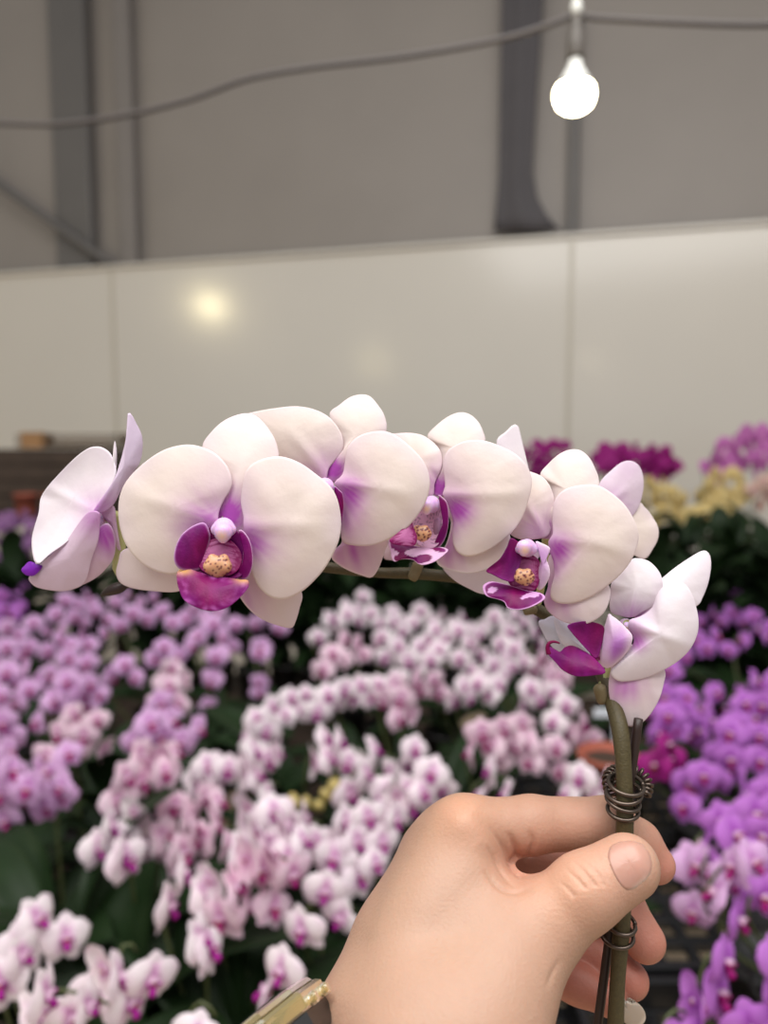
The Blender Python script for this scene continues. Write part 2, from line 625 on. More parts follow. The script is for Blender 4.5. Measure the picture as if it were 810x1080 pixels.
# lip: throat, two upright side lobes, front lobe
def front_pig(px, py, s, a, cen, size):
    c = mag_pig(0)(px, py, s, a, cen, size)
    w = .95 * max(math.exp(-((px - 192) / 11) ** 2 - ((py - 601) / 5) ** 2), math.exp(-((px - 257) / 9) ** 2 - ((py - 610) / 5) ** 2))
    e = max(0, (s - .6) / .4) * max(0, nz(px * .16, py * .16, 3) + .15) * .9
    c = c * (1 - e) + np.array(lin(214, 120, 206)) * e
    return c * (1 - w) + YEL * w


petal(fl, org, 'lip', c2([(330, 440), (280, 470), (250, 520), (250, 570), (300, 600), (360, 608), (420, 600), (450, 570), (455, 520), (440, 470), (400, 440)]), ctr, D, (0, .35, 1), -2.2, -2.5, 0, .2, pig=mag_pig(ctr, .25), m='lip', rings=14, M_=60)
petal(fl, org, 'lip_lobe', c2([(316, 424), (280, 434), (244, 463), (224, 505), (221, 545), (238, 570), (275, 576), (310, 566), (322, 520), (334, 480), (333, 452)]), ctr, D, (.5, .1, 1), -7.2, 1.2, 0, .3, pig=mag_pig(ctr, .1), m='lip', rim=lin(222, 178, 226), rings=14, M_=60, tilt0=(203, 577))
petal(fl, org, 'lip_lobe', c2([(424, 450), (437, 448), (455, 470), (466, 500), (470, 540), (465, 575), (452, 600), (432, 606), (412, 590), (432, 560), (440, 520), (436, 480)]), ctr, D, (-.6, .1, 1), -7.4, 1.0, 0, .3, pig=mag_pig(ctr, .1), m='lip', rim=lin(232, 190, 228), rings=14, M_=60, tilt0=(258, 580))
petal(fl, org, 'lip', c2([(290, 530), (315, 490), (352, 474), (395, 478), (425, 505), (436, 540), (422, 575), (390, 592), (345, 592), (306, 572)]), ctr, D, (0, .4, 1), -6.4, .3, 0, .2, pig=throat_pig(ctr), m='lip', rings=16, M_=60, tilt0=(237, 590))
petal(fl, org, 'lip', c2([(232, 578), (230, 610), (238, 640), (252, 668), (290, 692), (345, 704), (392, 691), (430, 660), (456, 628), (455, 606), (430, 604), (395, 598), (350, 592), (300, 580), (260, 568)]), ctr, D, (0, .75, 1), -8.2, 2.6, 0, .8, pig=front_pig, m='lip', rings=18, M_=72, tilt0=(225, 600))
callus(fl, org, 230, 596, D - .0085, 13)
pedicel(fl, org, [(238, 548, D + .001), (240, 545, D + .012), (244, 565, D + .022), (246, 590, .2835)])

# ---- third flower, turned to the side
c3 = lambda pts: C(260, 400, 3.682, pts)
ctr = (350, 505); D = .270; N3 = (-.32, .0, 1)
org = to_world(cs(ctr[0], ctr[1], D))
fl = column_flower(org, 343, 513, D - .005, 10, (-.5, .2))
petal(fl, org, 'petal', c3([(5, 140), (25, 128), (100, 114), (190, 105), (262, 117), (320, 147), (360, 195), (376, 240), (370, 282), (345, 315), (318, 350), (310, 385), (280, 388), (160, 350), (60, 290), (0, 210)]), ctr, D, N3, 1.0, 2.0, 2,
      pig=tepal_pig(ctr, [(340, 497, 24, .25)], CREAM))
petal(fl, org, 'petal', c3([(340, 402), (372, 370), (382, 320), (393, 265), (428, 225), (480, 205), (540, 202), (590, 225), (640, 265), (690, 322), (712, 390), (705, 450), (683, 500), (640, 560),
      (590, 600), (540, 628), (480, 646), (420, 646), (376, 634), (366, 600), (370, 540), (368, 480), (356, 430)]), ctr, D, N3, -1.6, 3.2, 2,
      pig=tepal_pig(ctr, [(370, 519, 17, .75), (365, 545, 20, .35), (372, 560, 24, .2)], CREAM))
petal(fl, org, 'sepal', c3([(322, 140), (360, 100), (405, 68), (450, 59), (482, 68), (510, 100), (535, 140), (543, 200), (500, 280), (400, 370), (350, 398), (312, 395), (300, 370), (350, 300), (365, 240)]), ctr, D, N3, 2.2, 2.0, 3,
      pig=tepal_pig(ctr, [(352, 495, 13, 1.1)], CREAM, .2))
petal(fl, org, 'sepal', c3([(370, 630), (342, 662), (330, 692), (347, 713), (392, 741), (450, 763), (487, 769), (515, 730), (540, 660), (552, 610), (480, 520), (380, 440), (340, 450), (360, 560)]), ctr, D, N3, 2.6, 2.0, 3,
      pig=tepal_pig(ctr, [(368, 580, 22, .5), (378, 585, 30, .25)], CREAM, 1.0), rim=lin(240, 222, 230))
petal(fl, org, 'sepal', c3([(330, 560), (345, 640), (340, 660), (300, 640), (250, 560), (260, 480), (310, 420), (340, 440)]), ctr, D, N3, 4.5, 1.0, 2,
      pig=tepal_pig(ctr, [(345, 560, 30, .2)], CREAM, .5))
petal(fl, org, 'lip_lobe', c3([(342, 416), (360, 430), (373, 445), (378, 485), (374, 530), (368, 562), (358, 530), (350, 480), (342, 450)]), ctr, D, (-.7, 0, 1), -5.0, .6, 0, .1, pig=mag_pig(ctr, .05), m='lip', rim=lin(216, 170, 214), rings=12, M_=48)
petal(fl, org, 'lip', c3([(330, 440), (345, 470), (356, 530), (366, 570), (340, 590), (300, 560), (285, 490), (300, 450)]), ctr, D, (-.7, .1, 1), -2.4, 1.4, 0, .1, pig=mag_pig(ctr, .1), m='lip', rings=12, M_=48)
pedicel(fl, org, [(352, 505, D + .002), (358, 510, D + .010), (372, 560, D + .014), (380, 602, .2865)])

# ---- fourth flower
c4 = lambda pts: C(400, 420, 4.5, pts)
ctr = (467, 521); D = .2735; N4 = (-.34, .0, 1)
org = to_world(cs(ctr[0], ctr[1], D))
fl = column_flower(org, 455, 532, D - .003, 10, (-.5, .2))
petal(fl, org, 'petal', c4([(40, 180), (80, 168), (140, 164), (200, 174), (250, 204), (285, 242), (299, 290), (292, 340), (276, 375), (262, 410), (255, 460), (200, 450), (110, 400), (50, 300)]), ctr, D, N4, .8, 1.8, 2,
      pig=tepal_pig(ctr, [(460, 505, 20, .35)], CREAM))
petal(fl, org, 'petal', c4([(300, 455), (312, 420), (308, 370), (300, 320), (312, 270), (340, 235), (400, 205), (460, 198), (510, 204), (570, 225), (640, 260), (690, 305), (715, 350), (725, 400), (715, 460),
      (690, 540), (652, 610), (600, 665), (540, 710), (480, 740), (420, 752), (375, 735), (352, 695), (347, 640), (352, 590), (335, 530), (318, 490)]), ctr, D, N4, -1.6, 3.2, 2,
      pig=tepal_pig(ctr, [(481, 537, 16, .7), (494, 538, 14, .25), (478, 556, 16, .2)], CREAM))
petal(fl, org, 'sepal', c4([(228, 184), (270, 130), (330, 85), (385, 67), (432, 78), (472, 115), (495, 165), (500, 208), (440, 300), (340, 420), (310, 460), (270, 465), (245, 440), (260, 400), (290, 330), (285, 240)]), ctr, D, N4, 2.0, 2.0, 3,
      pig=tepal_pig(ctr, [(462, 513, 13, 1.0)], CREAM, .1))
petal(fl, org, 'sepal', c4([(340, 590), (318, 690), (280, 745), (270, 772), (292, 800), (350, 821), (420, 832), (490, 820), (550, 790), (590, 745), (614, 680), (620, 650), (560, 590), (430, 500), (340, 470), (310, 520)]), ctr, D, N4, 1.8, 2.0, 1,
      pig=tepal_pig(ctr, [(470, 570, 18, .55), (474, 588, 18, .4)], CREAM, .7), rim=lin(246, 238, 240))
petal(fl, org, 'sepal', c4([(60, 650), (25, 730), (22, 760), (45, 768), (90, 765), (180, 720), (280, 600), (300, 520), (260, 470), (180, 500)]), ctr, D, N4, 4.0, 1.2, 1,
      pig=tepal_pig(ctr, [(430, 570, 40, .25)], CREAM, 1.0))
petal(fl, org, 'lip', c4([(240, 470), (200, 500), (165, 560), (150, 620), (165, 680), (220, 712), (275, 700), (295, 640), (300, 570), (290, 510)]), ctr, D, (-.35, .25, 1), -1.6, -2.0, 0, .1, m='lip', rings=16, M_=60,
      pig=lambda px, py, s, a, cen, size: np.array(lin(226, 176, 208)) * (1 - .5 * (nz(px * .5, py * .5) > .25)) )
petal(fl, org, 'lip_lobe', c4([(280, 458), (300, 470), (320, 492), (329, 540), (328, 600), (318, 650), (298, 692), (268, 720), (252, 708), (278, 672), (296, 620), (300, 560), (292, 510)]), ctr, D, (-.8, .0, 1), -6.0, .8, 0, .2, pig=mag_pig(ctr, .02), m='lip', rim=lin(228, 190, 222), rings=14, M_=60)
petal(fl, org, 'lip_lobe', c4([(262, 580), (285, 570), (292, 600), (284, 650), (262, 660), (256, 620)]), ctr, D, (-.8, .0, 1), -4.6, .8, 0, .2, pig=mag_pig(ctr, .0, .35), m='lip', rings=8, M_=36)
petal(fl, org, 'lip_lobe', c4([(150, 580), (120, 610), (80, 645), (48, 672), (60, 690), (110, 700), (165, 700), (180, 660), (165, 620)]), ctr, D, (.3, .3, 1), -3.4, .8, 0, .2, m='lip', rings=12, M_=48, pig=throat_pig((ctr[0] + 40, 0)))
petal(fl, org, 'lip', c4([(42, 678), (50, 720), (62, 765), (76, 776), (112, 764), (160, 768), (185, 786), (215, 791), (265, 775), (318, 735), (327, 718), (292, 706), (240, 712), (180, 702), (110, 690), (62, 668)]), ctr, D, (-.1, .9, 1), -5.2, 1.2, 0, .6, rings=16, M_=72, m='lip', tilt0=(440, 580),
      pig=lambda px, py, s, a, cen, size: mag_pig(0, 0)(px, py, s, a, cen, size) if nz(px * .05 + 3.3, py * .09, 1) > -.12 and s < .9 else np.array(lin(226, 180, 216)))
callus(fl, org, 445, 562, D - .006, 9, .2)
pedicel(fl, org, [(468, 525, D + .002), (465, 530, D + .01), (452, 575, D + .012), (438, 602, .2872)])

# ---- fifth flower
c5 = lambda pts: C(460, 440, 3.375, pts)
ctr = (573, 562); D = .2685; N5 = (-.34, .0, 1)
org = to_world(cs(ctr[0], ctr[1], D))
fl = column_flower(org, 556, 578, D - .006, 10.5, (-.3, -.05))
petal(fl, org, 'petal', c5([(325, 195), (345, 197), (378, 212), (402, 240), (418, 280), (420, 320), (412, 370), (400, 420), (350, 435), (290, 432), (255, 400), (230, 300), (270, 220)]), ctr, D, N5, 1.0, 1.8, 2,
      pig=tepal_pig(ctr, [(565, 555, 22, .3)], CREAM))
petal(fl, org, 'petal', c5([(400, 440), (415, 415), (413, 370), (416, 330), (420, 300), (442, 268), (477, 249), (530, 240), (577, 243), (622, 268), (670, 310), (702, 360), (720, 410), (718, 450), (700, 500), (665, 550),
      (610, 600), (550, 640), (490, 662), (440, 663), (410, 646), (408, 610), (420, 560), (416, 510), (402, 475)]), ctr, D, N5, -1.8, 3.2, 2,
      pig=tepal_pig(ctr, [(588, 580, 15, .7), (600, 575, 14, .2), (584, 600, 14, .35)], CREAM))
petal(fl, org, 'sepal', c5([(370, 207), (400, 165), (440, 130), (480, 115), (516, 119), (546, 145), (566, 182), (579, 220), (572, 260), (500, 340), (420, 425), (380, 432), (348, 420), (360, 385), (410, 330), (410, 250)]), ctr, D, N5, 2.2, 2.0, 3,
      pig=tepal_pig(ctr, [(572, 556, 11, 1.0)], CREAM, .2))
petal(fl, org, 'sepal', c5([(398, 600), (383, 650), (400, 692), (450, 727), (510, 739), (560, 726), (600, 692), (619, 640), (612, 595), (540, 530), (440, 480), (400, 500)]), ctr, D, N5, 1.8, 2.0, 0,
      pig=tepal_pig(ctr, [(588, 622, 22, .6), (585, 640, 20, .2)], CREAM, .9))
petal(fl, org, 'sepal', c5([(22, 532), (60, 577), (110, 607), (168, 630), (230, 620), (300, 580), (370, 490), (350, 450), (280, 450), (150, 480), (60, 500)]), ctr, D, N5, 3.5, 1.2, 1,
      pig=tepal_pig(ctr, [(560, 590, 30, .2)], WHITE, .8))
petal(fl, org, 'lip_lobe', c5([(268, 430), (250, 465), (225, 505), (178, 545), (200, 560), (240, 580), (275, 585), (290, 550), (305, 500), (300, 455)]), ctr, D, (.25, .2, 1), -2.6, -1.0, 0, .2, pig=mag_pig(ctr, .15), m='lip', rings=14, M_=60)
petal(fl, org, 'lip', c5([(290, 500), (262, 525), (250, 560), (265, 600), (300, 620), (350, 616), (368, 580), (370, 520), (340, 490)]), ctr, D, (-.3, .25, 1), -3.6, .2, 0, .1, pig=throat_pig((0, 0)), m='lip', rings=14, M_=60)
petal(fl, org, 'lip_lobe', c5([(354, 442), (375, 448), (403, 463), (404, 480), (394, 505), (403, 535), (404, 565), (388, 600), (368, 616), (357, 600), (362, 550), (372, 510), (362, 475)]), ctr, D, (-.7, .0, 1), -7.0, 1.4, 0, .2, pig=pale_lobe_pig(0), m='lip', rim=lin(238, 214, 232), rings=14, M_=60)
petal(fl, org, 'lip', c5([(192, 585), (168, 598), (168, 618), (182, 638), (238, 655), (256, 680), (300, 686), (350, 671), (388, 645), (372, 626), (320, 616), (270, 600), (222, 588)]), ctr, D, (-.1, .9, 1), -6.4, 1.4, 0, .7, rings=16, M_=72, m='lip', tilt0=(545, 622),
      pig=lambda px, py, s, a, cen, size: mag_pig(0, 0)(px, py, s, a, cen, size) if nz(px * .06 + 1.3, py * .09, 4) > -.28 and s < .92 else np.array(lin(216, 160, 212)))
callus(fl, org, 553, 608, D - .0072, 9.5, .2)
pedicel(fl, org, [(574, 564, D + .002), (576, 570, D + .01), (572, 610, D + .016), (566, 642, .289)])

# ---- sixth flower, lowest on the right
c6 = lambda pts: C(550, 560, 3.682, pts)
ctr = (664, 656); D = .2665; N6 = (-.3, .02, 1)
org = to_world(cs(ctr[0], ctr[1], D))
fl = column_flower(org, 660, 660, D + .008, 8, (0, .1))
petal(fl, org, 'petal', c6([(345, 240), (350, 200), (380, 160), (410, 125), (440, 106), (490, 115), (525, 145), (545, 182), (545, 230), (520, 285), (470, 315), (430, 336), (385, 330), (345, 310)]), ctr, D, N6, 2.0, 1.8, 2,
      pig=tepal_pig(ctr, [(668, 648, 16, .4)], WHITE))
petal(fl, org, 'sepal', c6([(500, 215), (548, 181), (590, 147), (640, 112), (690, 82), (716, 77), (733, 98), (736, 140), (726, 200), (704, 258), (680, 292), (600, 320), (500, 340), (450, 345), (440, 320), (470, 270)]), ctr, D, N6, 3.4, 1.8, 4,
      pig=tepal_pig(ctr, [(672, 645, 14, .6)], WHITE, .3))
petal(fl, org, 'petal', c6([(420, 345), (460, 332), (505, 300), (528, 245), (560, 207), (602, 195), (640, 211), (665, 252), (681, 305), (688, 360), (680, 410), (652, 463), (602, 510), (540, 546), (480, 571), (422, 583), (376, 583), (350, 562), (348, 540), (385, 505), (425, 455), (436, 415), (415, 380)]), ctr, D, N6, -2.2, 3.4, 1,
      pig=tepal_pig(ctr, [(673, 678, 10, .7), (668, 664, 12, .3)], WHITE))
petal(fl, org, 'sepal', c6([(345, 545), (338, 600), (345, 660), (370, 722), (400, 751), (430, 761), (462, 750), (502, 710), (536, 650), (553, 590), (556, 540), (500, 470), (420, 440), (360, 480)]), ctr, D, N6, .8, 2.0, 0,
      pig=tepal_pig(ctr, [(662, 722, 20, .55), (652, 730, 14, .3)], CREAM, 1.0))
petal(fl, org, 'sepal', c6([(66, 358), (92, 342), (122, 330), (180, 345), (250, 400), (300, 420), (270, 470), (200, 470), (150, 472), (110, 440)]), ctr, D, N6, 4.0, 1.0, 0, pig=tepal_pig(ctr, [], np.array(lin(226, 226, 240))))
petal(fl, org, 'sepal', c6([(128, 338), (165, 345), (205, 372), (240, 430), (270, 490), (220, 478), (165, 445), (135, 390)]), ctr, D, N6, 1.6, 1.5, 0, pig=tepal_pig(ctr, [], np.array(lin(232, 230, 242))))
petal(fl, org, 'lip_lobe', c6([(180, 365), (250, 350), (316, 368), (318, 410), (304, 470), (290, 496), (262, 470), (225, 430), (195, 395)]), ctr, D, (.1, .1, 1), -.2, -1, 0, .2, pig=mag_pig(0, .12), m='lip', rings=14, M_=60)
petal(fl, org, 'lip', c6([(312, 400), (275, 415), (255, 440), (272, 480), (298, 505), (318, 470)]), ctr, D, (-.2, .1, 1), -1.4, .6, 0, .2, pig=throat_pig(0), m='lip', rings=10, M_=48)
petal(fl, org, 'lip_lobe', c6([(338, 322), (352, 330), (375, 346), (402, 372), (430, 405), (428, 435), (408, 472), (370, 511), (336, 533), (306, 521), (297, 490), (304, 430), (322, 370)]), ctr, D, (-.5, .0, 1), -4.6, 3.0, 0, .2, pig=pale_lobe_pig(0), m='lip', rim=lin(236, 212, 232), rings=16, M_=64)
petal(fl, org, 'lip', c6([(168, 452), (200, 445), (250, 470), (290, 500), (327, 548), (282, 561), (212, 564), (162, 542), (128, 506), (106, 482), (100, 460), (112, 448), (130, 470), (152, 468)]), ctr, D, (-.2, .8, 1), -4.0, 2.2, 0, .5, pig=mag_pig(0, .0), m='lip', rings=16, M_=72, tilt0=(610, 700))
cv = catmull([to_world(cs(550 + a / 3.682, 560 + b / 3.682, D - .0055)) for a, b in [(106, 478), (101, 455), (106, 437), (122, 430), (140, 433), (148, 437)]], 16)
v, f = tube(cv, np.linspace(.0009, .0003, 16), 8)
put('lip_lobe', mesh('lip_lobe', v, f, M['lip'], np.tile(MAG, (len(v), 1)), origin=org), fl)
pedicel(fl, org, [(662, 658, D + .002), (656, 668, D + .008), (645, 700, D + .01), (634, 724, .2755)])

# ---- first flower, far left, seen from the side and behind
c1 = lambda pts: C(20, 400, 4.05, pts)
ctr = (101, 541); D = .270; N1 = (-.55, .1, 1)
org = to_world(cs(ctr[0], ctr[1], D))
fl = column_flower(org, 104, 548, D + .007, 7, (0, .1))
petal(fl, org, 'petal', c1([(335, 287), (295, 295), (240, 335), (175, 400), (120, 462), (92, 510), (84, 570), (66, 630), (54, 690), (61, 760), (80, 792), (130, 750), (200, 700), (262, 640), (330, 575), (362, 530), (395, 455), (415, 400), (410, 360), (392, 318), (366, 296)]), ctr, D, (-.3, .25, 1), -1.0, -3.0, 0,
      pig=tepal_pig(ctr, [(102, 535, 16, .25)], WHITE))
petal(fl, org, 'petal', c1([(465, 146), (481, 151), (505, 195), (525, 240), (528, 300), (515, 358), (480, 410), (440, 470), (400, 540), (352, 572), (318, 564), (350, 515), (400, 440), (430, 360), (453, 270), (462, 200)]), ctr, D, (.5, -.1, 1), -2.0, 2.0, 0,
      pig=tepal_pig(ctr, [(106, 535, 22, .5)], np.array(lin(232, 214, 236)), 1))
petal(fl, org, 'sepal', c1([(410, 263), (417, 300), (418, 345), (414, 390), (390, 470), (370, 500), (380, 430), (398, 350), (403, 295)]), ctr, D, (0, 0, 1), 3.0, 1.0, 0, pig=tepal_pig(ctr, [], WHITE))
petal(fl, org, 'sepal', c1([(340, 575), (346, 620), (340, 660), (345, 630), (380, 615), (405, 650), (413, 710), (402, 768), (372, 810), (330, 848), (262, 882), (200, 890), (220, 800), (280, 700)]), ctr, D, (.1, -.3, 1), -1.5, 2.0, 0, rim=lin(226, 200, 222),
      pig=tepal_pig(ctr, [(111, 562, 18, .8), (116, 575, 14, .3)], PINKS, 1))
petal(fl, org, 'sepal', c1([(40, 852), (62, 822), (82, 796), (140, 747), (200, 692), (250, 622), (290, 572), (320, 561), (345, 572), (347, 610), (338, 690), (310, 770), (290, 850), (262, 885), (195, 905), (130, 901), (70, 886)]), ctr, D, (-.2, -.2, 1), -4.0, 2.4, 0,
      pig=tepal_pig(ctr, [(102, 548, 18, .4)], np.array(lin(230, 202, 220)), 1))
petal(fl, org, 'sepal', c1([(350, 572), (372, 548), (402, 540), (412, 560), (416, 610), (430, 700), (436, 730), (418, 720), (405, 650), (380, 612)]), ctr, D, (.4, -.3, 1), .6, 1.0, 0, pig=tepal_pig(ctr, [(114, 548, 20, .3)], PINKS, 1))
petal(fl, org, 'lip', c1([(10, 812), (22, 798), (45, 778), (80, 790), (100, 800), (70, 836), (40, 840), (18, 828)]), ctr, D, (-.3, .2, 1), 1.0, 1.0, 0, .3, pig=lambda *a: np.array(lin(122, 30, 168)), m='lip', rings=10, M_=40)
pedicel(fl, org, [(112, 545, D + .004), (122, 545, D + .007), (127, 575, D + .010), (124, 598, .280), (134, 612, .281)], .0022)

# ---- seventh flower, turned away behind the fifth
ctr = (622, 548); D = .292; N7 = (.25, .1, 1)
org = to_world(cs(ctr[0], ctr[1], D))
fl = column_flower(org, 622, 550, D, 8, (0, 0))
petal(fl, org, 'petal', c5([(215, 95), (250, 50), (275, 27), (290, 30), (297, 50), (294, 90), (284, 135), (330, 200), (420, 300), (520, 360), (540, 380), (500, 390), (400, 350), (270, 220)]), ctr, D, N7, 3, 1.5, 0, pig=tepal_pig(ctr, [], WHITE))
petal(fl, org, 'petal', c5([(575, 250), (590, 222), (620, 192), (662, 160), (700, 157), (728, 182), (739, 235), (728, 300), (700, 350), (640, 390), (560, 390), (540, 350), (555, 290)]), ctr, D, N7, 1, 2.0, 0, pig=tepal_pig(ctr, [(645, 535, 20, .4), (662, 495, 14, .12)], np.array(lin(236, 218, 226)), 1))
petal(fl, org, 'sepal', c5([(720, 305), (740, 318), (766, 348), (790, 392), (790, 432), (770, 472), (744, 504), (705, 492), (640, 450), (560, 400), (550, 360), (640, 340)]), ctr, D, N7, 3, 1.5, 0, pig=tepal_pig(ctr, [], CREAM))
petal(fl, org, 'sepal', c5([(540, 350), (600, 420), (640, 500), (620, 560), (560, 560), (520, 470), (520, 390)]), ctr, D, N7, 4, 1.5, 0, pig=tepal_pig(ctr, [], CREAM))
pedicel(fl, org, [(622, 552, D + .004), (615, 580, D + .006), (600, 630, D), (596, 660, .288)])

# ------------------------------------------------------------------ stake and wire clips
stk = np.linspace(to_world(cs(626.5, 1110, .2640)), to_world(cs(673.5, 758, .2635)), 30)
V, Fc = tube(stk, .00155, 10)
o = put('support_stake', mesh('support_stake', V, Fc, M['stake'], origin=stk[0]), None, stk[0])
tag(o, 'thin dark brown stake running beside the held orchid stem', 'plant stake')


def clip(name, label, rings, spring, wr=.00072):
    root = thing(name, label, 'plant clip', to_world(cs(*rings[0][:3])))
    og = np.array(root.location)
    parts = []
    for px, py, d, rad, tilt in rings:
        a = np.linspace(0, 2 * math.pi * 1.02, 60)
        c = cs(px, py, d)
        pts = np.stack([c[0] + rad * np.cos(a), c[1] + tilt * rad * np.cos(a) + .00035 * a / 3 - .32 * rad * np.sin(a), c[2] + .95 * rad * np.sin(a)], 1)
        parts.append(tube(to_world(pts), wr, 8))
    me = join(parts)
    put('ring', mesh('ring', *me, M['wire'], origin=og), root)
    p = catmull([cs(*q) for q in spring], 160)
    T = np.gradient(p, axis=0)
    T /= np.linalg.norm(T, axis=1)[:, None]
    u = np.cross(T, [0, 0, 1.0])
    u /= np.linalg.norm(u, axis=1)[:, None]
    w = np.cross(T, u)
    L = np.linalg.norm(np.diff(p, axis=0), axis=1).sum()
    ph = np.linspace(0, L / .0016 * 2 * math.pi, 160 * 4)
    ii = np.linspace(0, 159, 640)
    ip = lambda A: np.stack([np.interp(ii, np.arange(160), A[:, k]) for k in range(3)], 1)
    h = ip(p) + .0016 * (np.cos(ph)[:, None] * ip(u) + np.sin(ph)[:, None] * ip(w))
    v, f = tube(to_world(h), .00058, 6)
    put('spring', mesh('spring', v, f, M['wire'], origin=og), root)


clip('wire_clip', 'dark coiled wire clip around the held stem, just above the fingers',
     [(660, 828, .2605, .0057, -.06), (658, 837, .2600, .0056, .08), (657, 845, .2598, .0054, -.10), (657, 855, .2595, .0050, .06)],
     [(644, 838, .262), (641, 822, .2655), (648, 813, .2685), (662, 812, .2700), (676, 816, .2685), (683, 828, .2655), (680, 840, .2625)])
clip('wire_clip', 'dark coiled wire clip around the stem and stake, below the thumb',
     [(655, 975, .2600, .0046, -.03), (651, 987, .2605, .0052, .02)],
     [(640, 981, .2655), (630, 983, .2668), (620, 986, .2668), (611, 988, .2655)])

# ------------------------------------------------------------------ THE HAND
hc = lambda px, py, d: cs(px, py, d)
mm = .001
PALM = [((492, 880, .262), (446, 1000, .247), 12.5, 15), ((446, 1000, .247), (446, 1090, .232), 15, 22),
        ((460, 904, .277), (424, 1000, .262), 12, 14.5), ((424, 1000, .262), (400, 1090, .243), 14.5, 19),
        ((476, 893, .269), (436, 1000, .256), 12.2, 15),
        ((440, 945, .287), (420, 1090, .252), 12, 18), ((435, 985, .293), (450, 1090, .255), 11, 17),
        ((562, 985, .2455), (520, 1040, .236), 13, 16.5), ((520, 1040, .236), (494, 1095, .2275), 16.5, 19.5),
        ((496, 930, .258), (532, 978, .250), 12, 12), ((470, 960, .252), (520, 1000, .246), 13, 14),
        ((510, 1010, .262), (500, 1090, .245), 16, 17),
        ((446, 1090, .232), (420, 1330, .19), 23, 24), ((402, 1090, .243), (370, 1330, .21), 20, 22), ((494, 1095, .2275), (490, 1330, .20), 19.5, 23)]
INDEX = [((492, 880, .262), (560, 869.5, .268), 11.8, 9.4), ((560, 869.5, .268), (640, 868, .2733), 9.4, 8.7), ((640, 868, .2733), (673, 889, .277), 8.6, 7.7), ((673, 889, .277), (692, 912, .276), 7.7, 6.7)]
MIDDLE = [((456, 902, .277), (590, 915, .291), 11, 9), ((590, 915, .291), (655, 955, .288), 9, 8.1), ((655, 955, .288), (680, 993, .282), 8.1, 7.5)]
RING = [((440, 945, .287), (570, 985, .296), 10.5, 8.5), ((570, 985, .296), (635, 1008, .290), 8.5, 7.8), ((635, 1008, .290), (664, 1034, .284), 7.8, 7.0)]
PINKY = [((435, 985, .293), (545, 1010, .290), 10, 7.8), ((545, 1010, .290), (610, 1037, .283), 7.8, 7.0), ((610, 1037, .283), (642, 1054, .279), 7.0, 6.0)]
THUMB = [((562, 985, .2455), (617, 940.5, .2455), 12.6, 11.2), ((617, 940.5, .2455), (661, 914.5, .2462), 11.2, 9.9)]
conv = lambda ch: [(hc(*a), hc(*b), ra * mm, rb * mm) for a, b, ra, rb in ch]
PALM, INDEX, MIDDLE, RING, PINKY, THUMB = map(conv, (PALM, INDEX, MIDDLE, RING, PINKY, THUMB))


def chain(p, ch, k):
    d = None
    for a, b, ra, rb in ch:
        e = seg_d(p, a, b, ra, rb)
        d = e if d is None else smin(d, e, k)
    return d


def hand_sdf(p):
    d = chain(p, PALM, .011)
    d = smin(d, chain(p, THUMB, .003), .006)
    dfs = [smin(chain(p, ch, .003), d, .004) for ch in (INDEX, MIDDLE, RING, PINKY)]
    out = dfs[0]
    for e in dfs[1:]:
        out = smin(out, e, .0008)
    return out


allp = PALM + INDEX + MIDDLE + RING + PINKY + THUMB
lo = np.array([-.032, -.232, -.312])
lo[0] = cs(300, 1000, .25)[0] - .02
hi = np.array([cs(720, 900, .28)[0] + .006, cs(500, 825, .27)[1] + .004, -.185])
Vh, Fh = surface_nets(hand_sdf, lo, hi, .00066)
Vh = relax(Vh, Fh, 2, .5)


def normals(V, Fc):
    a = V[Fc[:, 2]] - V[Fc[:, 0]]
    b = V[Fc[:, 3]] - V[Fc[:, 1]]
    fn = np.cross(a, b)
    N = np.zeros_like(V)
    for k in range(4):
        np.add.at(N, Fc[:, k], fn)
    return N / (np.linalg.norm(N, axis=1)[:, None] + 1e-12)


Nh = normals(Vh, Fh)
pxh = np.stack([405 + Vh[:, 0] / -Vh[:, 2] * F, 540 - Vh[:, 1] / -Vh[:, 2] * F], 1)
dep = -Vh[:, 2]
facing = (-(Vh / np.linalg.norm(Vh, axis=1)[:, None]) * Nh).sum(1) > .1


def poly_dist(q, pts):
    pts = catmull(pts, 24)
    best = np.full(len(q), 1e9)
    u = np.zeros(len(q))
    for i, (a, b) in enumerate(zip(pts[:-1], pts[1:])):
        ab = b - a
        t = np.clip(((q - a) @ ab) / (ab @ ab), 0, 1)
        d = np.linalg.norm(q - (a + t[:, None] * ab), axis=1)
        u = np.where(d < best, (i + t) / 23, u)
        best = np.minimum(best, d)
    return best, np.sin(math.pi * np.clip(u, 0, 1)) ** .8


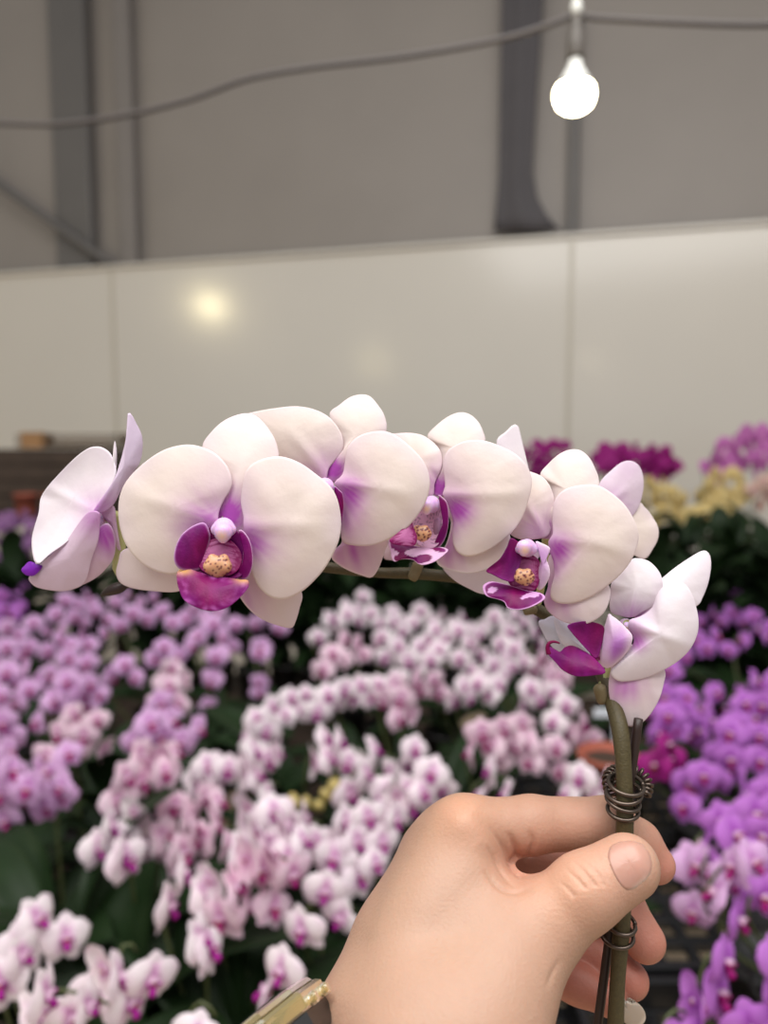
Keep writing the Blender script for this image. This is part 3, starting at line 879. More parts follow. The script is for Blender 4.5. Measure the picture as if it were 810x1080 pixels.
c7 = lambda pts: C(430, 780, 2.7, pts)
CREASES = [([(190, 200), (250, 260), (300, 350), (330, 420)], 11, 1.6, (.225, .275)), ([(200, 300), (260, 370), (310, 420), (360, 430)], 9, 1.0, (.225, .275)),
           ([(470, 345), (510, 385), (540, 430), (552, 490)], 1.6, .85, (.235, .262)), ([(445, 365), (490, 405), (520, 450), (530, 515)], 1.6, .8, (.235, .262)),
           ([(430, 400), (470, 440), (495, 480), (500, 530)], 1.6, .6, (.235, .262)), ([(490, 335), (535, 375), (562, 425), (570, 470)], 1.5, .5, (.235, .262)),
           ([(235, 240), (275, 300), (320, 380), (328, 415)], 2.0, .7, (.225, .275)), ([(290, 260), (315, 320), (322, 372)], 2.6, 1.1, (.225, .275)),
           ([(345, 255), (358, 300), (335, 350)], 2.8, .8, (.225, .285)), ([(215, 370), (260, 420), (300, 432), (350, 420)], 3.0, 1.0, (.225, .275)),
           ([(225, 300), (262, 350), (300, 410)], 2.4, .8, (.225, .275)), ([(440, 620), (415, 660), (395, 710)], 2.6, .4, (.2, .27))]
for pts, w, amp, (d0, d1) in CREASES:
    dd, fade = poly_dist(pxh, c7(pts))
    ok = facing & (dep > d0) & (dep < d1)
    Vh = Vh - Nh * (ok * fade * amp * mm * np.exp(-(dd / w) ** 2))[:, None]
# knuckle and tendon relief
for (x, y), w, amp in (((487, 868), 16, .9), ((600, 868), 30, -.3), ((640, 862), 14, .5), ((540, 905), 22, -.5), ((470, 905), 20, -.5), ((608, 945), 16, .4), ((520, 960), 24, .4)):
    dd = np.hypot(pxh[:, 0] - x, pxh[:, 1] - y)
    Vh = Vh + Nh * (facing * amp * mm * np.exp(-(dd / w) ** 2))[:, None]
Vh = relax(Vh, Fh, 1, .25)
SK = np.array(lin(180, 142, 120))
RED = np.array(lin(184, 114, 98))
PALE = np.array(lin(190, 156, 134))
cols = np.tile(SK, (len(Vh), 1))


def dab(px, py, d, R, col, st):
    global cols
    w = (st * np.exp(-(np.linalg.norm(Vh - cs(px, py, d), axis=1) / R) ** 2))[:, None]
    cols = cols * (1 - w) + np.array(col) * w


for a in ((694, 918, .274, .014), (684, 1000, .280, .016), (668, 1040, .282, .014), (640, 1055, .279, .012), (600, 1030, .284, .02), (600, 930, .29, .03), (560, 990, .292, .03)):
    dab(*a, RED, .75)
dab(655, 905, .236, .014, lin(214, 160, 138), .5)
dab(487, 855, .255, .012, lin(218, 156, 122), .45)
dab(630, 862, .264, .012, lin(196, 150, 130), .5)
dab(600, 940, .236, .012, lin(218, 164, 134), .4)
dab(560, 905, .262, .02, lin(204, 146, 120), .4)
dab(545, 925, .262, .012, RED, .5)
dab(440, 960, .235, .03, PALE, .3)
for x, y in ((391, 1007), (505, 1016), (436, 990)):
    dab(x, y, .23, .0012, lin(150, 110, 90), .0)
ho = to_world(cs(440, 1150, .235))
hand = put('person', mesh('person', to_world(Vh), Fh, M['skin'], cols, origin=ho), None, ho)
tag(hand, 'person\'s bare left hand and wrist pinching the orchid stem between thumb and fingers', 'person')


def on_hand(px, py, d0, d1):
    t = np.linspace(d0, d1, 400)
    p = np.stack([(px - 405) / F * t, (540 - py) / F * t, -t], 1)
    s = hand_sdf(p)
    i = np.argmax(s < 0)
    return t[i] if s[i] < 0 else None


def nail(pts, d0, d1, lift, fallback, base, tip_dir, label):
    o = catmull(pts, 40, True)
    cen = o.mean(0)
    PX, S_ = [cen], [0]
    for i in range(1, 9):
        PX += list(cen + (i / 8) * (o - cen))
        S_ += [i / 8] * 40
    t = []
    for p in PX:
        q = on_hand(p[0], p[1], d0, d1)
        t.append(q if q is not None else np.nan)
    t = np.array(t)
    if np.isnan(t).any():
        t[np.isnan(t)] = fallback if np.isnan(t).all() else np.nanmean(t)
    S_ = np.array(S_)
    tf = t - lift * (1 - .85 * S_ ** 3)
    ray = np.stack([(np.array(PX)[:, 0] - 405) / F, (540 - np.array(PX)[:, 1]) / F, -np.ones(len(PX))], 1)
    Vn = np.concatenate([ray * tf[:, None], ray * (t + .0006)[:, None]])
    N = len(PX)
    Fc = []
    for j in range(40):
        k = (j + 1) % 40
        Fc += [(0, 1 + j, 1 + k), (N, N + 1 + k, N + 1 + j)]
        for i in range(7):
            a, b = 1 + i * 40, 1 + (i + 1) * 40
            Fc += [(a + j, b + j, b + k, a + k), (N + a + j, N + a + k, N + b + k, N + b + j)]
        a = 1 + 7 * 40
        Fc.append((a + j, N + a + j, N + a + k, a + k))
    td = np.array(tip_dir, float)
    td /= np.linalg.norm(td)
    w = (np.array(PX) - cen) @ td
    w = np.clip((w / (np.abs(w).max()) - .72) / .2, 0, 1)[:, None] * .6
    c = np.array(base) * (1 - w) + np.array(lin(236, 222, 208)) * w
    ob = put('fingernail', mesh('fingernail', to_world(Vn), Fc, M['nail'], np.concatenate([c, c]), origin=ho), hand)
    ob['label'] = label


nail(c7([(582, 300), (630, 288), (672, 300), (692, 335), (694, 372), (676, 402), (648, 424), (622, 428), (600, 405), (582, 372), (570, 335)]), .225, .262, .0003, .236, lin(190, 142, 126), (.5, .6), 'thumbnail')
nail([(650, 1053), (658, 1051), (667, 1054), (677, 1062), (681, 1071), (679, 1079), (670, 1085), (658, 1078), (648, 1068)], .262, .30, .0006, .2795, lin(178, 162, 146), (.8, .6), 'long grey-beige fingernail')

# ------------------------------------------------------------------ wristwatch
M['resin'] = mat('amber_resin', lin(206, 186, 128), rough=.1, transmission=.72, spec=.5, coat=.3)
M['resin_dark'] = mat('smoked_resin', lin(176, 158, 112), rough=.1, transmission=.6, coat=.3)
M['black'] = mat('black_plastic', lin(22, 21, 22), rough=.35, noise_scale=120, noise_amt=.2)
M['strap'] = mat('strap', lin(52, 46, 42), rough=.3, noise_scale=120, noise_amt=.2, coat=.3)
M['steel'] = mat('steel', lin(180, 176, 168), rough=.25, metal=1)
u = np.array([.79, .60, -.12]); u /= np.linalg.norm(u)
nn = np.array([-.60, .74, -.42]); nn -= u * (nn @ u); nn /= np.linalg.norm(nn)
vv = np.cross(u, nn)
RW = BASIS @ np.stack([u, vv, nn], 1)
WC = to_world(cs(270, 1109, .222))
watch = thing('wristwatch', 'octagonal wristwatch with clear amber case and dark strap on the wrist', 'watch', WC)


def octa(hx, hy, ch, levels):
    V, Fc = [], []
    for z, k in levels:
        x, y, c = hx - k, hy - k, ch
        V += [(-x + c, -y, z), (x - c, -y, z), (x, -y + c, z), (x, y - c, z), (x - c, y, z), (-x + c, y, z), (-x, y - c, z), (-x, -y + c, z)]
    for i in range(len(levels) - 1):
        for j in range(8):
            Fc.append((i * 8 + j, i * 8 + (j + 1) % 8, (i + 1) * 8 + (j + 1) % 8, (i + 1) * 8 + j))
    Fc += [tuple(range(8))[::-1], tuple((len(levels) - 1) * 8 + j for j in range(8))]
    return np.array(V), Fc


def wpart(name, parts, m, label=None, smooth=False):
    v, f = join(parts) if isinstance(parts, list) else parts
    o = put(name, mesh(name, np.asarray(v) @ RW.T, f, m, smooth=smooth), watch)
    if label:
        o['label'] = label
    return o


wpart('case', octa(.0225, .021, .0088, [(-.0004, .0006), (.0002, 0), (.004, 0), (.0050, .0010), (.0056, .003)]), M['resin'], 'clear amber resin case')
wpart('bezel', octa(.0205, .019, .0078, [(.0055, 0), (.0068, .0006), (.0074, .0018)]), M['resin_dark'], 'smoked bezel')
wpart('dial', octa(.0165, .015, .005, [(.0074, 0), (.0078, .0004)]), M['black'], 'black dial')
wpart('module', octa(.0213, .0198, .0082, [(-.0085, .003), (-.0070, .0006), (-.005, 0), (-.0006, 0)]), M['black'], 'black inner module')
links = []
for i in range(7):
    a = i * .24
    y = .0185 + .02 * math.sin(a)
    z = -.0045 - .026 * (1 - math.cos(a)) - .0008 * i
    R = np.array(Matrix.Rotation(-a, 3, 'X'))
    o = wpart('strap_link', box((.001, y, z), (.024 - .0006 * i, .0052, .0036), R, .0006), M['strap'])
    links.append(o)
for i in range(5):
    a = i * .24
    y = -.0185 - .02 * math.sin(a)
    z = -.0045 - .026 * (1 - math.cos(a)) - .0008 * i
    R = np.array(Matrix.Rotation(a, 3, 'X'))
    wpart('strap_link', box((.001, y, z), (.024 - .0006 * i, .0052, .0036), R, .0006), M['strap'])
for y in (-.007, .007):
    vv_, ff_ = lathe([(.0001, 0), (.0016, 0), (.0018, .0006), (.0018, .002), (.0013, .0026), (.0001, .0026)], 14)
    wpart('button', (vv_ @ np.array(Matrix.Rotation(math.pi / 2, 3, 'Y')).T + np.array([.0222, y, .001]), ff_), M['resin'], 'amber push button')
wpart('lug', box((0, .0195, -.0035), (.027, .006, .004), None, .001), M['black'])

# ------------------------------------------------------------------ THE GLASSHOUSE BEHIND
A0, B0 = P(0, 290, 4.79), P(810, 235, 3.62)
wd = Vector((B0.x - A0.x, B0.y - A0.y, 0)).normalized()
wn = Vector((wd.y, -wd.x, 0))
if wn.y > 0:
    wn = -wn
TOPZ = (A0.z + B0.z) / 2
WALL0 = Vector((A0.x, A0.y, 0))


def on_wall(px, py, off=0.0):
    """the point of the wall plane (moved off metres towards the viewer) seen at a place of the photograph"""
    r = FW + (px - 405) / F * RX + (540 - py) / F * UP
    k = (WALL0 + wn * off - CAM).dot(wn) / r.dot(wn)
    return CAM + r * k


def slab(a, b, z0, z1, th, nx=2, back=True, wob=0.0):
    """vertical sheet from a to b with thickness"""
    a, b = Vector((a.x, a.y, 0)), Vector((b.x, b.y, 0))
    n = 40 if wob else 2
    m_ = 24 if wob else 2
    V, Fc = [], []
    for side in (0, 1):
        for i in range(n):
            for j in range(m_):
                p = a.lerp(b, i / (n - 1)) - wn * (th * side)
                w = wob * (noise.noise(Vector((i * .21, j * .06, 3))) + .5 * noise.noise(Vector((i * .55, j * .12, 7))))
                V.append((*(p + wn * w).xy, z0 + (z1 - z0) * j / (m_ - 1)))
    q = n * m_
    for i in range(n - 1):
        for j in range(m_ - 1):
            k = i * m_ + j
            Fc += [(k, k + 1, k + m_ + 1, k + m_), (q + k, q + k + m_, q + k + m_ + 1, q + k + 1)]
    for i in range(n - 1):
        for j in (0, m_ - 1):
            k, l = i * m_ + j, (i + 1) * m_ + j
            Fc.append((k, l, q + l, q + k))
    for j in range(m_ - 1):
        for i in (0, n - 1):
            k, l = i * m_ + j, i * m_ + j + 1
            Fc.append((k, l, q + l, q + k))
    return V, Fc


M['wall'] = mat('white_panel', lin(212, 205, 194), rough=.17, spec=.5, noise_scale=1.2, noise_amt=.05)
M['sheet'] = mat('grey_sheet', lin(146, 138, 131), rough=.5, noise_scale=1.6, noise_amt=.12, spec=.4)
M['post'] = mat('grey_steel', lin(102, 98, 95), rough=.55, noise_scale=4, noise_amt=.12)
M['post_pale'] = mat('pale_steel', lin(128, 121, 116), rough=.55, noise_scale=4, noise_amt=.1)
M['curtain'] = mat('dark_shade_cloth', lin(80, 76, 78), rough=.75, noise_scale=6, noise_amt=.12)
M['cable'] = mat('black_cable', lin(84, 78, 76), rough=.5)
M['joint'] = mat('panel_joint', lin(196, 188, 172), rough=.3)
M['floor'] = mat('concrete', lin(206, 184, 156), rough=.85, noise_scale=6, noise_amt=.3)
M['wood'] = mat('bench_wood', lin(62, 48, 38), rough=.75, noise_scale=20, noise_amt=.4)
M['crate'] = mat('crate_wood', lin(92, 72, 54), rough=.75, noise_scale=14, noise_amt=.35)
M['card'] = mat('cardboard', lin(150, 112, 74), rough=.8, noise_scale=20, noise_amt=.15)
M['tray'] = mat('black_tray', lin(26, 26, 28), rough=.45, noise_scale=40, noise_amt=.2)
M['whiteplastic'] = mat('white_plastic', lin(214, 220, 226), rough=.4)

wl, wr_ = WALL0 - wd * 5.0, WALL0 + wd * ((Vector((B0.x, B0.y, 0)) - WALL0).length + 2.5)
structure('wall_back', mesh('wall_back', *slab(wl, wr_, 0, TOPZ, .04), M['wall'], smooth=False))
structure('wall_upper', mesh('wall_upper', *slab(wl - wn * .16, wr_ - wn * .16, TOPZ - .25, 5.2, .01, wob=.035), M['sheet']))
fl_ = box((0, 3.0, -.02), (18, 16, .04))
structure('floor', mesh('floor', *fl_, M['floor'], smooth=False))
for i, (px, w) in enumerate(((600, .018), (121, .018))):
    p = on_wall(px, 400, .004)
    Rz = np.array([[wd.x, -wn.x, 0], [wd.y, -wn.y, 0], [0, 0, 1]])
    v, f = box((p.x, p.y, TOPZ / 2), (w, .014, TOPZ), Rz, .003)
    structure('trim_%d' % (i + 1), mesh('trim', v, f, M['joint'], smooth=False))
Rz = np.array([[wd.x, -wn.x, 0], [wd.y, -wn.y, 0], [0, 0, 1]])
v, f = box((*((wl + wr_) / 2).xy, TOPZ), ((wr_ - wl).length, .05, .02), Rz, .006)
structure('trim_3', mesh('trim', v, f, M['wall'], smooth=False))


def post(name, label, px0, px1, py, m, z0=TOPZ - .2, z1=5.0, off=-.1, depth=.08):
    a, b = on_wall(px0, py, off), on_wall(px1, py, off)
    c = (a + b) / 2
    w = (Vector((a.x, a.y, 0)) - Vector((b.x, b.y, 0))).length
    parts = [box((0, 0, (z1 - z0) / 2), (w, depth, z1 - z0), Rz, .012)]
    root = thing(name, label, 'post', (c.x, c.y, z0))
    v, f = join(parts)
    put('shaft', mesh('shaft', v, f, m, smooth=False), root)
    v, f = box((0, 0, .02), (w * 1.5, depth * 1.3, .02), Rz, .004)
    put('base_plate', mesh('base_plate', v, f, m, smooth=False), root)


post('steel_post', 'wide grey steel post at the upper wall, above the brown crate', 58, 96, 140, M['post'])
post('steel_post', 'narrow pale grey post beside the wide grey post', 124, 141, 140, M['post_pale'], depth=.05)
post('steel_post', 'thin dark post directly below the lit bulb', 599, 611, 180, M['post'], z1=3.6, depth=.04)

# dark gathered curtain flaring at its foot
prof = [(0, 521, 592), (.06, 522, 578), (.14, 524, 567), (.25, 526, 562), (.45, 527, 564), (.7, 528, 568), (1.0, 529, 573), (1.6, 531, 580)]
ty, by_ = 0, 243
V, Fc = [], []
NS = 28
for t, xl, xr in prof:
    py = by_ - t * (by_ - ty)
    for j in range(NS):
        a = 2 * math.pi * j / NS
        mid, hw = (xl + xr) / 2, (xr - xl) / 2
        p = on_wall(mid + hw * math.cos(a), py, -.06 + .03 * math.sin(a) + .008 * math.sin(5 * a))
        V.append(p)
for i in range(len(prof) - 1):
    for j in range(NS):
        k = (j + 1) % NS
        Fc.append((i * NS + j, i * NS + k, (i + 1) * NS + k, (i + 1) * NS + j))
Fc += [tuple(range(NS))[::-1], tuple((len(prof) - 1) * NS + j for j in range(NS))]
cb = on_wall(555, 243, -.06)
o = put('shade_curtain', mesh('shade_curtain', V, Fc, M['curtain'], origin=cb), None, cb)
tag(o, 'dark grey gathered curtain flaring at its foot, left of the lit bulb', 'curtain')

# brace and cable
a, b = on_wall(-60, 152, .0), on_wall(117, 279, .0)
V, Fc = tube(np.linspace(a, b, 6), .026, 12)
o = put('diagonal_brace', mesh('diagonal_brace', V, Fc, M['post'], origin=a), None, a)
tag(o, 'dark diagonal pipe sloping down to the white wall top', 'pipe')

BD = 1.42
cp = [(-160, 122, 1.9), (-60, 128, 1.8), (0, 130, 1.75), (60, 131, 1.7), (130, 122, 1.66), (200, 105, 1.62), (262, 83, 1.58), (330, 71, 1.55), (430, 59, 1.5), (530, 41, 1.46), (585, 24, 1.43), (606, 17, BD),
      (640, 20, 1.41), (720, 24, 1.39), (810, 26, 1.37), (960, 22, 1.35)]
V, Fc = tube(catmull([P(*q) for q in cp], 140), .0058, 10)
o0 = P(606, 17, BD)
o = put('power_cable', mesh('power_cable', V, Fc, M['cable'], origin=o0), None, o0)
tag(o, 'long sagging grey power cable strung across the upper wall', 'cable')

M['bulb'] = mat('lit_bulb', lin(255, 246, 214), rough=.4, emit=26, emit_col=lin(255, 240, 200))
M['bulb_neck'] = mat('bulb_neck', lin(232, 232, 226), rough=.4)
M['socket'] = mat('lamp_socket', lin(92, 86, 80), rough=.5)


def bulb(label, pos):
    root = thing('light_bulb', label, 'light bulb', pos)
    root.scale = (.9,) * 3
    v, f = lathe([(.0005, -.038), (.012, -.0375), (.024, -.034), (.034, -.026), (.0395, -.015), (.0405, -.004), (.0395, .006), (.036, .0135)], 32)
    put('bulb_globe', mesh('bulb_globe', v, f, M['bulb']), root)['label'] = 'lit round globe'
    v, f = lathe([(.036, .0135), (.031, .024), (.023, .038), (.016, .050), (.014, .058), (.013, .07), (.0005, .07)], 32)
    put('bulb_neck', mesh('bulb_neck', v, f, M['bulb_neck']), root)['label'] = 'white tapering neck'
    v, f = lathe([(.0005, .066), (.0165, .066), (.018, .07), (.018, .1), (.015, .112), (.010, .128), (.009, .15), (.0005, .152)], 20)
    put('socket', mesh('socket', v, f, M['socket']), root)
    v, f = lathe([(.0005, .15), (.007, .15), (.011, .158), (.011, .172), (.007, .18), (.0005, .18)], 16)
    put('hanger', mesh('hanger', v, f, M['bulb_neck']), root)


bulb('lit white bulb hanging from the cable', P(606, 98, BD))

# ------------------------------------------------------------------ benches, trays
def bench(label, x0, x1, y0, y1, z, m=M['wood']):
    root = thing('plant_bench', label, 'bench', ((x0 + x1) / 2, (y0 + y1) / 2, 0), None)
    ox, oy = (x0 + x1) / 2, (y0 + y1) / 2
    w, l = x1 - x0, y1 - y0
    n = max(3, int(l / .11))
    parts = [box((0, -l / 2 + l * (i + .5) / n, z - .012), (w, l / n - .012, .022), None, .003) for i in range(n)]
    put('slat_top', mesh('slat_top', *join(parts), m, smooth=False), root)
    for sx in (-1, 1):
        for sy in (-1, 1):
            put('leg', mesh('leg', *box((sx * (w / 2 - .05), sy * (l / 2 - .05), (z - .024) / 2), (.05, .05, z - .024), None, .004), m, smooth=False), root)
    for sx in (-1, 1):
        put('rail', mesh('rail', *box((sx * (w / 2 - .05), 0, z - .06), (.03, l - .1, .06), None, .004), m, smooth=False), root)


BZ = .56
bench('dark slatted bench under the lavender pink orchids on the left', -2.3, -.42, .75, 3.0, BZ)
bench('dark slatted bench under the white and blush orchids in the middle', -.38, .25, .5, 3.2, BZ)
bench('dark slatted bench under the violet orchids on the right', .45, 2.3, 1.95, 2.7, BZ)
BACKZ = .86
bench('tall dark bench along the white wall on on the right', .45, 2.6, 3.0, 3.5, BACKZ)
bench('low dark bench in front of the tall one on the right', .6, 2.6, 2.72, 2.96, BACKZ - .25)
SHELF = P(30, 540, 3.2).z
bench('tall dark bench by the white wall carrying the crates and red pots', -3.0, -.98, 2.93, 3.56, SHELF)


def tray(label, x, y, z, w=.40, l=.36):
    root = thing('plastic_tray', label, 'tray', (x, y, z), 'black mesh trays')
    parts = []
    nx, ny = 7, 6
    for i in range(nx + 1):
        parts.append(box((-w / 2 + w * i / nx, 0, .006), (.017, l, .012), None, .002))
    for j in range(ny + 1):
        parts.append(box((0, -l / 2 + l * j / ny, .008), (w, .022, .016), None, .002))
    put('tray_grid', mesh('tray_grid', *join(parts), M['tray'], smooth=False), root)
    rim = [box((s * w / 2, 0, .03), (.012, l + .01, .06), None, .003) for s in (-1, 1)] + [box((0, s * l / 2, .03), (w, .012, .06), None, .003) for s in (-1, 1)]
    put('rim', mesh('rim', *join(rim), M['tray'], smooth=False), root)


TZ = .66
root = thing('tray_stand', 'black steel stand carrying the mesh trays beside the hand', 'stand', (.89, 1.25, 0))
for sy in (-.56, -.2, .2, .56):
    put('rail', mesh('rail', *box((0, sy, TZ - .016), (1.3, .03, .03), None, .003), M['tray'], smooth=False), root)
for sx in (-.6, .6):
    for sy in (-.56, .56):
        put('leg', mesh('leg', *box((sx, sy, (TZ - .031) / 2), (.03, .03, TZ - .031), None, .003), M['tray'], smooth=False), root)
for (x, y), lb in zip([(x, y) for y in (.86, 1.25, 1.64) for x in (.47, .89, 1.31)],
                      ('nearest the fingertips', 'in the lower right corner', 'out at the near right end', 'behind the index fingertip', 'under the nearest violet orchids', 'at the right edge', 'behind the upper wire clip', 'under the middle violet orchids', 'under the violet orchid with red-brown lips')):
    tray('black plastic mesh tray ' + lb, x, y, TZ)


# ------------------------------------------------------------------ garden orchids behind
def strap_mesh(L, W, arch, droop, name, nx=12, ny=6):
    V, Fc = [], []
    for i in range(nx + 1):
        t = i / nx
        w = W * (math.sin(math.pi * min(t * .92 + .08, 1)) ** .55) * (1 if t < .98 else .3)
        z = arch * math.sin(t * math.pi * .6) - droop * t * t
        for s in (0, 1):
            for j in range(ny + 1):
                q = j / ny * 2 - 1
                V.append((L * t, q * w, z + .25 * w * abs(q) - s * .0016))
    st = 2 * (ny + 1)
    for i in range(nx):
        for j in range(ny):
            a = i * st + j
            Fc += [(a, a + st, a + st + 1, a + 1), (a + ny + 1, a + ny + 2, a + st + ny + 2, a + st + ny + 1)]
        for j in (0, ny):
            a = i * st + j
            Fc.append((a, a + st, a + st + ny + 1, a + ny + 1))
    return mesh(name, V, Fc, M['leaf'])


LEAF = [strap_mesh(.20, .036, .05, .05, 'leaf'), strap_mesh(.17, .040, .07, .03, 'leaf'), strap_mesh(.23, .034, .04, .10, 'leaf')]
pv, pf = lathe([(.0005, 0), (.040, 0), (.044, .01), (.055, .1), (.059, .1), (.059, .112), (.052, .112), (.050, .095), (.0005, .095)], 20)
POT = mesh('pot', pv, pf, M['pot'])
POT_T = mesh('pot', pv, pf, M['terracotta'])

KINDS = {  # tepal, base blush, lip
    'pale': (lin(255, 245, 248), lin(214, 136, 200), lin(172, 40, 150)),
    'blush': (lin(250, 224, 236), lin(206, 116, 184), lin(168, 24, 120)),
    'pink': (lin(230, 188, 230), lin(204, 124, 200), lin(176, 40, 130)),
    'violet': (lin(200, 126, 214), lin(176, 80, 194), lin(166, 24, 120)),
    'magenta': (lin(168, 40, 134), lin(128, 14, 98), lin(110, 0, 70)),
    'cream': (lin(228, 208, 150), lin(214, 184, 110), lin(190, 140, 60)),
    'rose': (lin(206, 128, 190), lin(170, 70, 160), lin(150, 30, 110)),
    'sand': (lin(226, 196, 180), lin(200, 150, 160), lin(170, 80, 120)),
    'mauve': (lin(168, 124, 172), lin(130, 76, 140), lin(110, 20, 90)),
}


def flower_mesh(kind, var):
    rng = random.Random(hash((kind, var)) if False else sum(map(ord, kind)) * 10 + var)
    tep, bl, lp = (np.array(x) for x in KINDS[kind])
    V, Fc, cols = [], [], []

    def tep_add(ang, L, W, back, cup, shape):
        o = len(V)
        nx, ny = 10, 8
        ca, sa = math.cos(ang), math.sin(ang)
        tw = rng.uniform(-.12, .12)
        for i in range(nx + 1):
            t = i / nx
            t = .5 - .5 * math.cos(math.pi * (.12 + .88 * t)) if t > 0 else 0
            w = W * math.sqrt(max(.0004, 1 - (2 * t ** shape - 1) ** 2))
            for j in range(ny + 1):
                q = j / ny * 2 - 1
                r, s = L * (t - .05 * q * q * t), w * q
                y = back * t * t - cup * math.sin(math.pi * t) * (1 - q * q) + tw * s + .03 * nz(t * 3 + var, q * 2 + ang, 2)
                V.append((r * ca - s * sa, y, r * sa + s * ca))
                b = math.exp(-(t / .24) ** 2) * .95 + .06 * nz(q * 8, t * 2, ang)
                b = min(1, max(0, b))
                v_ = max(0.0, min(.5, .35 * t + .5 * nz(r * 2.3 + var * 3, s * 2.3, ang)))
                tc = tep * (1 - v_) + (tep * .62 + bl * .38) * v_
                cols.append(tc * (1 - b) + bl * b)
        for i in range(nx):
            for j in range(ny):
                a = o + i * (ny + 1) + j
                Fc.append((a, a + 1, a + ny + 2, a + ny + 1))

    r = lambda a: rng.uniform(1 - a, 1 + a)
    tep_add(math.pi / 2 + rng.uniform(-.1, .1), .95 * r(.06), .36 * r(.06), .10, .06, .9)
    tep_add(math.radians(232) + rng.uniform(-.1, .1), .95 * r(.06), .35 * r(.06), .14, .06, .9)
    tep_add(math.radians(308) + rng.uniform(-.1, .1), .95 * r(.06), .35 * r(.06), .14, .06, .9)
    for o_, ang in ((0, math.radians(14)), (1, math.radians(166))):
        k = len(V)
        tep_add(ang + rng.uniform(-.08, .08), 1.04 * r(.06), .58 * r(.08), rng.uniform(-.12, .2), .16, .74)
        for i in range(k, len(V)):
            x, y, z = V[i]
            V[i] = (x, y - .05, z)
    return mesh('flower', V, Fc, M['bgpetal'], np.array(cols))


def lip_mesh(kind):
    lp = np.array(KINDS[kind][2])
    pr = [(np.array([0, -.10, -.02]), np.array([0, -.34, -.30]), .10, .13), (np.array([-.05, -.12, -.02]), np.array([-.20, -.30, .0]), .07, .09),
          (np.array([.05, -.12, -.02]), np.array([.20, -.30, .0]), .07, .09), (np.array([0, -.02, .02]), np.array([0, -.26, .10]), .09, .10), (np.array([0, -.34, -.30]), np.array([0, -.30, -.46]), .11, .04)]
    V, Fc = blob(pr, .08, .045)
    c = np.array([np.array(lin(226, 190, 214)) if v[2] > .06 else (np.array(lin(190, 110, 70)) if v[2] > -.08 and abs(v[0]) < .09 else lp) for v in V])
    return mesh('lip', V, Fc, M['bgpetal'], c)


FL = {k: [flower_mesh(k, i) for i in range(4)] for k in KINDS}
LIP = {k: lip_mesh(k) for k in KINDS}


def orchid(label, kind, spikes, group, zc=.97, size=.0305, base_z=BZ, leaves=4, lipd=True, jit=.03, depth=None, pot=POT, turn=0.0):
    """a potted orchid: arching spikes given by where they start and end in the photograph, at canopy height zc"""
    rng = random.Random(label)
    tops = []
    for x0, y0, x1, y1, n in spikes:
        z = zc + rng.uniform(-jit, jit)
        if depth:
            a, b = P(x0, y0, depth + rng.uniform(-.05, .05)), P(x1, y1, depth + rng.uniform(-.05, .05))
        elif abs(x1 - x0) < 1.2 * abs(y1 - y0):      # hanging: keep one distance
            up = min(y0, y1)
            q = on_z((x0 + x1) / 2, up, z)
            d = (q - CAM).dot(FW)
            a, b = P(x0, y0, d), P(x1, y1, d)
        else:
            a, b = on_z(x0, y0, z), on_z(x1, y1, z)
        tops.append((a, b, n))
    m = sum(((a + b) / 2 for a, b, n in tops), Vector()) / len(tops)
    if m.x > .25 and m.y < 1.9 and not depth:
        base_z = TZ + .017
        leaves = 0 if m.y < 1.35 else 2
    off = (.13, .12) if base_z != BZ and not depth else (0, .05)
    root = thing('potted_orchid', label, 'orchid', (m.x + off[0], m.y + off[1], base_z), group)
    R0 = root.location.copy()
    put('pot', pot, root, (0, 0, 0), (0, 0, rng.uniform(0, 6)))
    for i in range(leaves):
        put('leaf', LEAF[i % 3], root, (0, 0, .10 + .012 * i), (0, rng.uniform(-.45, -.15), i * 6.283 / leaves + rng.uniform(-.5, .5)), rng.uniform(.85, 1.15))
    for a, b, n in tops:
        lo_, hi_ = (a, b) if a.z > b.z + .02 else (a, b)
        pth = [Vector((0, 0, .1)), Vector(((a.x - R0.x) * .35, (a.y - R0.y) * .35, (a.z - R0.z) * .55)), (a - R0) + Vector((0, .008, -.03))]
        for i in range(1, 5):
            t = i / 4
            pth.append((a.lerp(b, t) - R0) + Vector((0, .012, .012 * math.sin(math.pi * t))))
        c = catmull(pth, 36)
        v, f = tube(c, np.linspace(.0034, .0016, 36), 7)
        put('flower_stem', mesh('flower_stem', v, f, M['bgstem']), root)
        for i in range(n):
            t = (i + .5) / n
            p = a.lerp(b, t) - R0
            p += Vector((rng.uniform(-.006, .006), rng.uniform(-.022, .006), .012 * math.sin(math.pi * t) + (.014 if i % 2 else -.012)))
            s = size * rng.uniform(.9, 1.08) * (1 - .12 * t)
            yaw = math.atan2(p.x + R0.x, p.y + R0.y) * -1 + rng.gauss(0, .7) + (.4 if i % 2 else -.4) + turn
            rot = (rng.uniform(-.4, .2), rng.uniform(-.45, .45), yaw)
            fo = put('flower', FL[kind][rng.randrange(4)], root, p, rot, s)
            if lipd:
                put('lip', LIP[kind], fo)


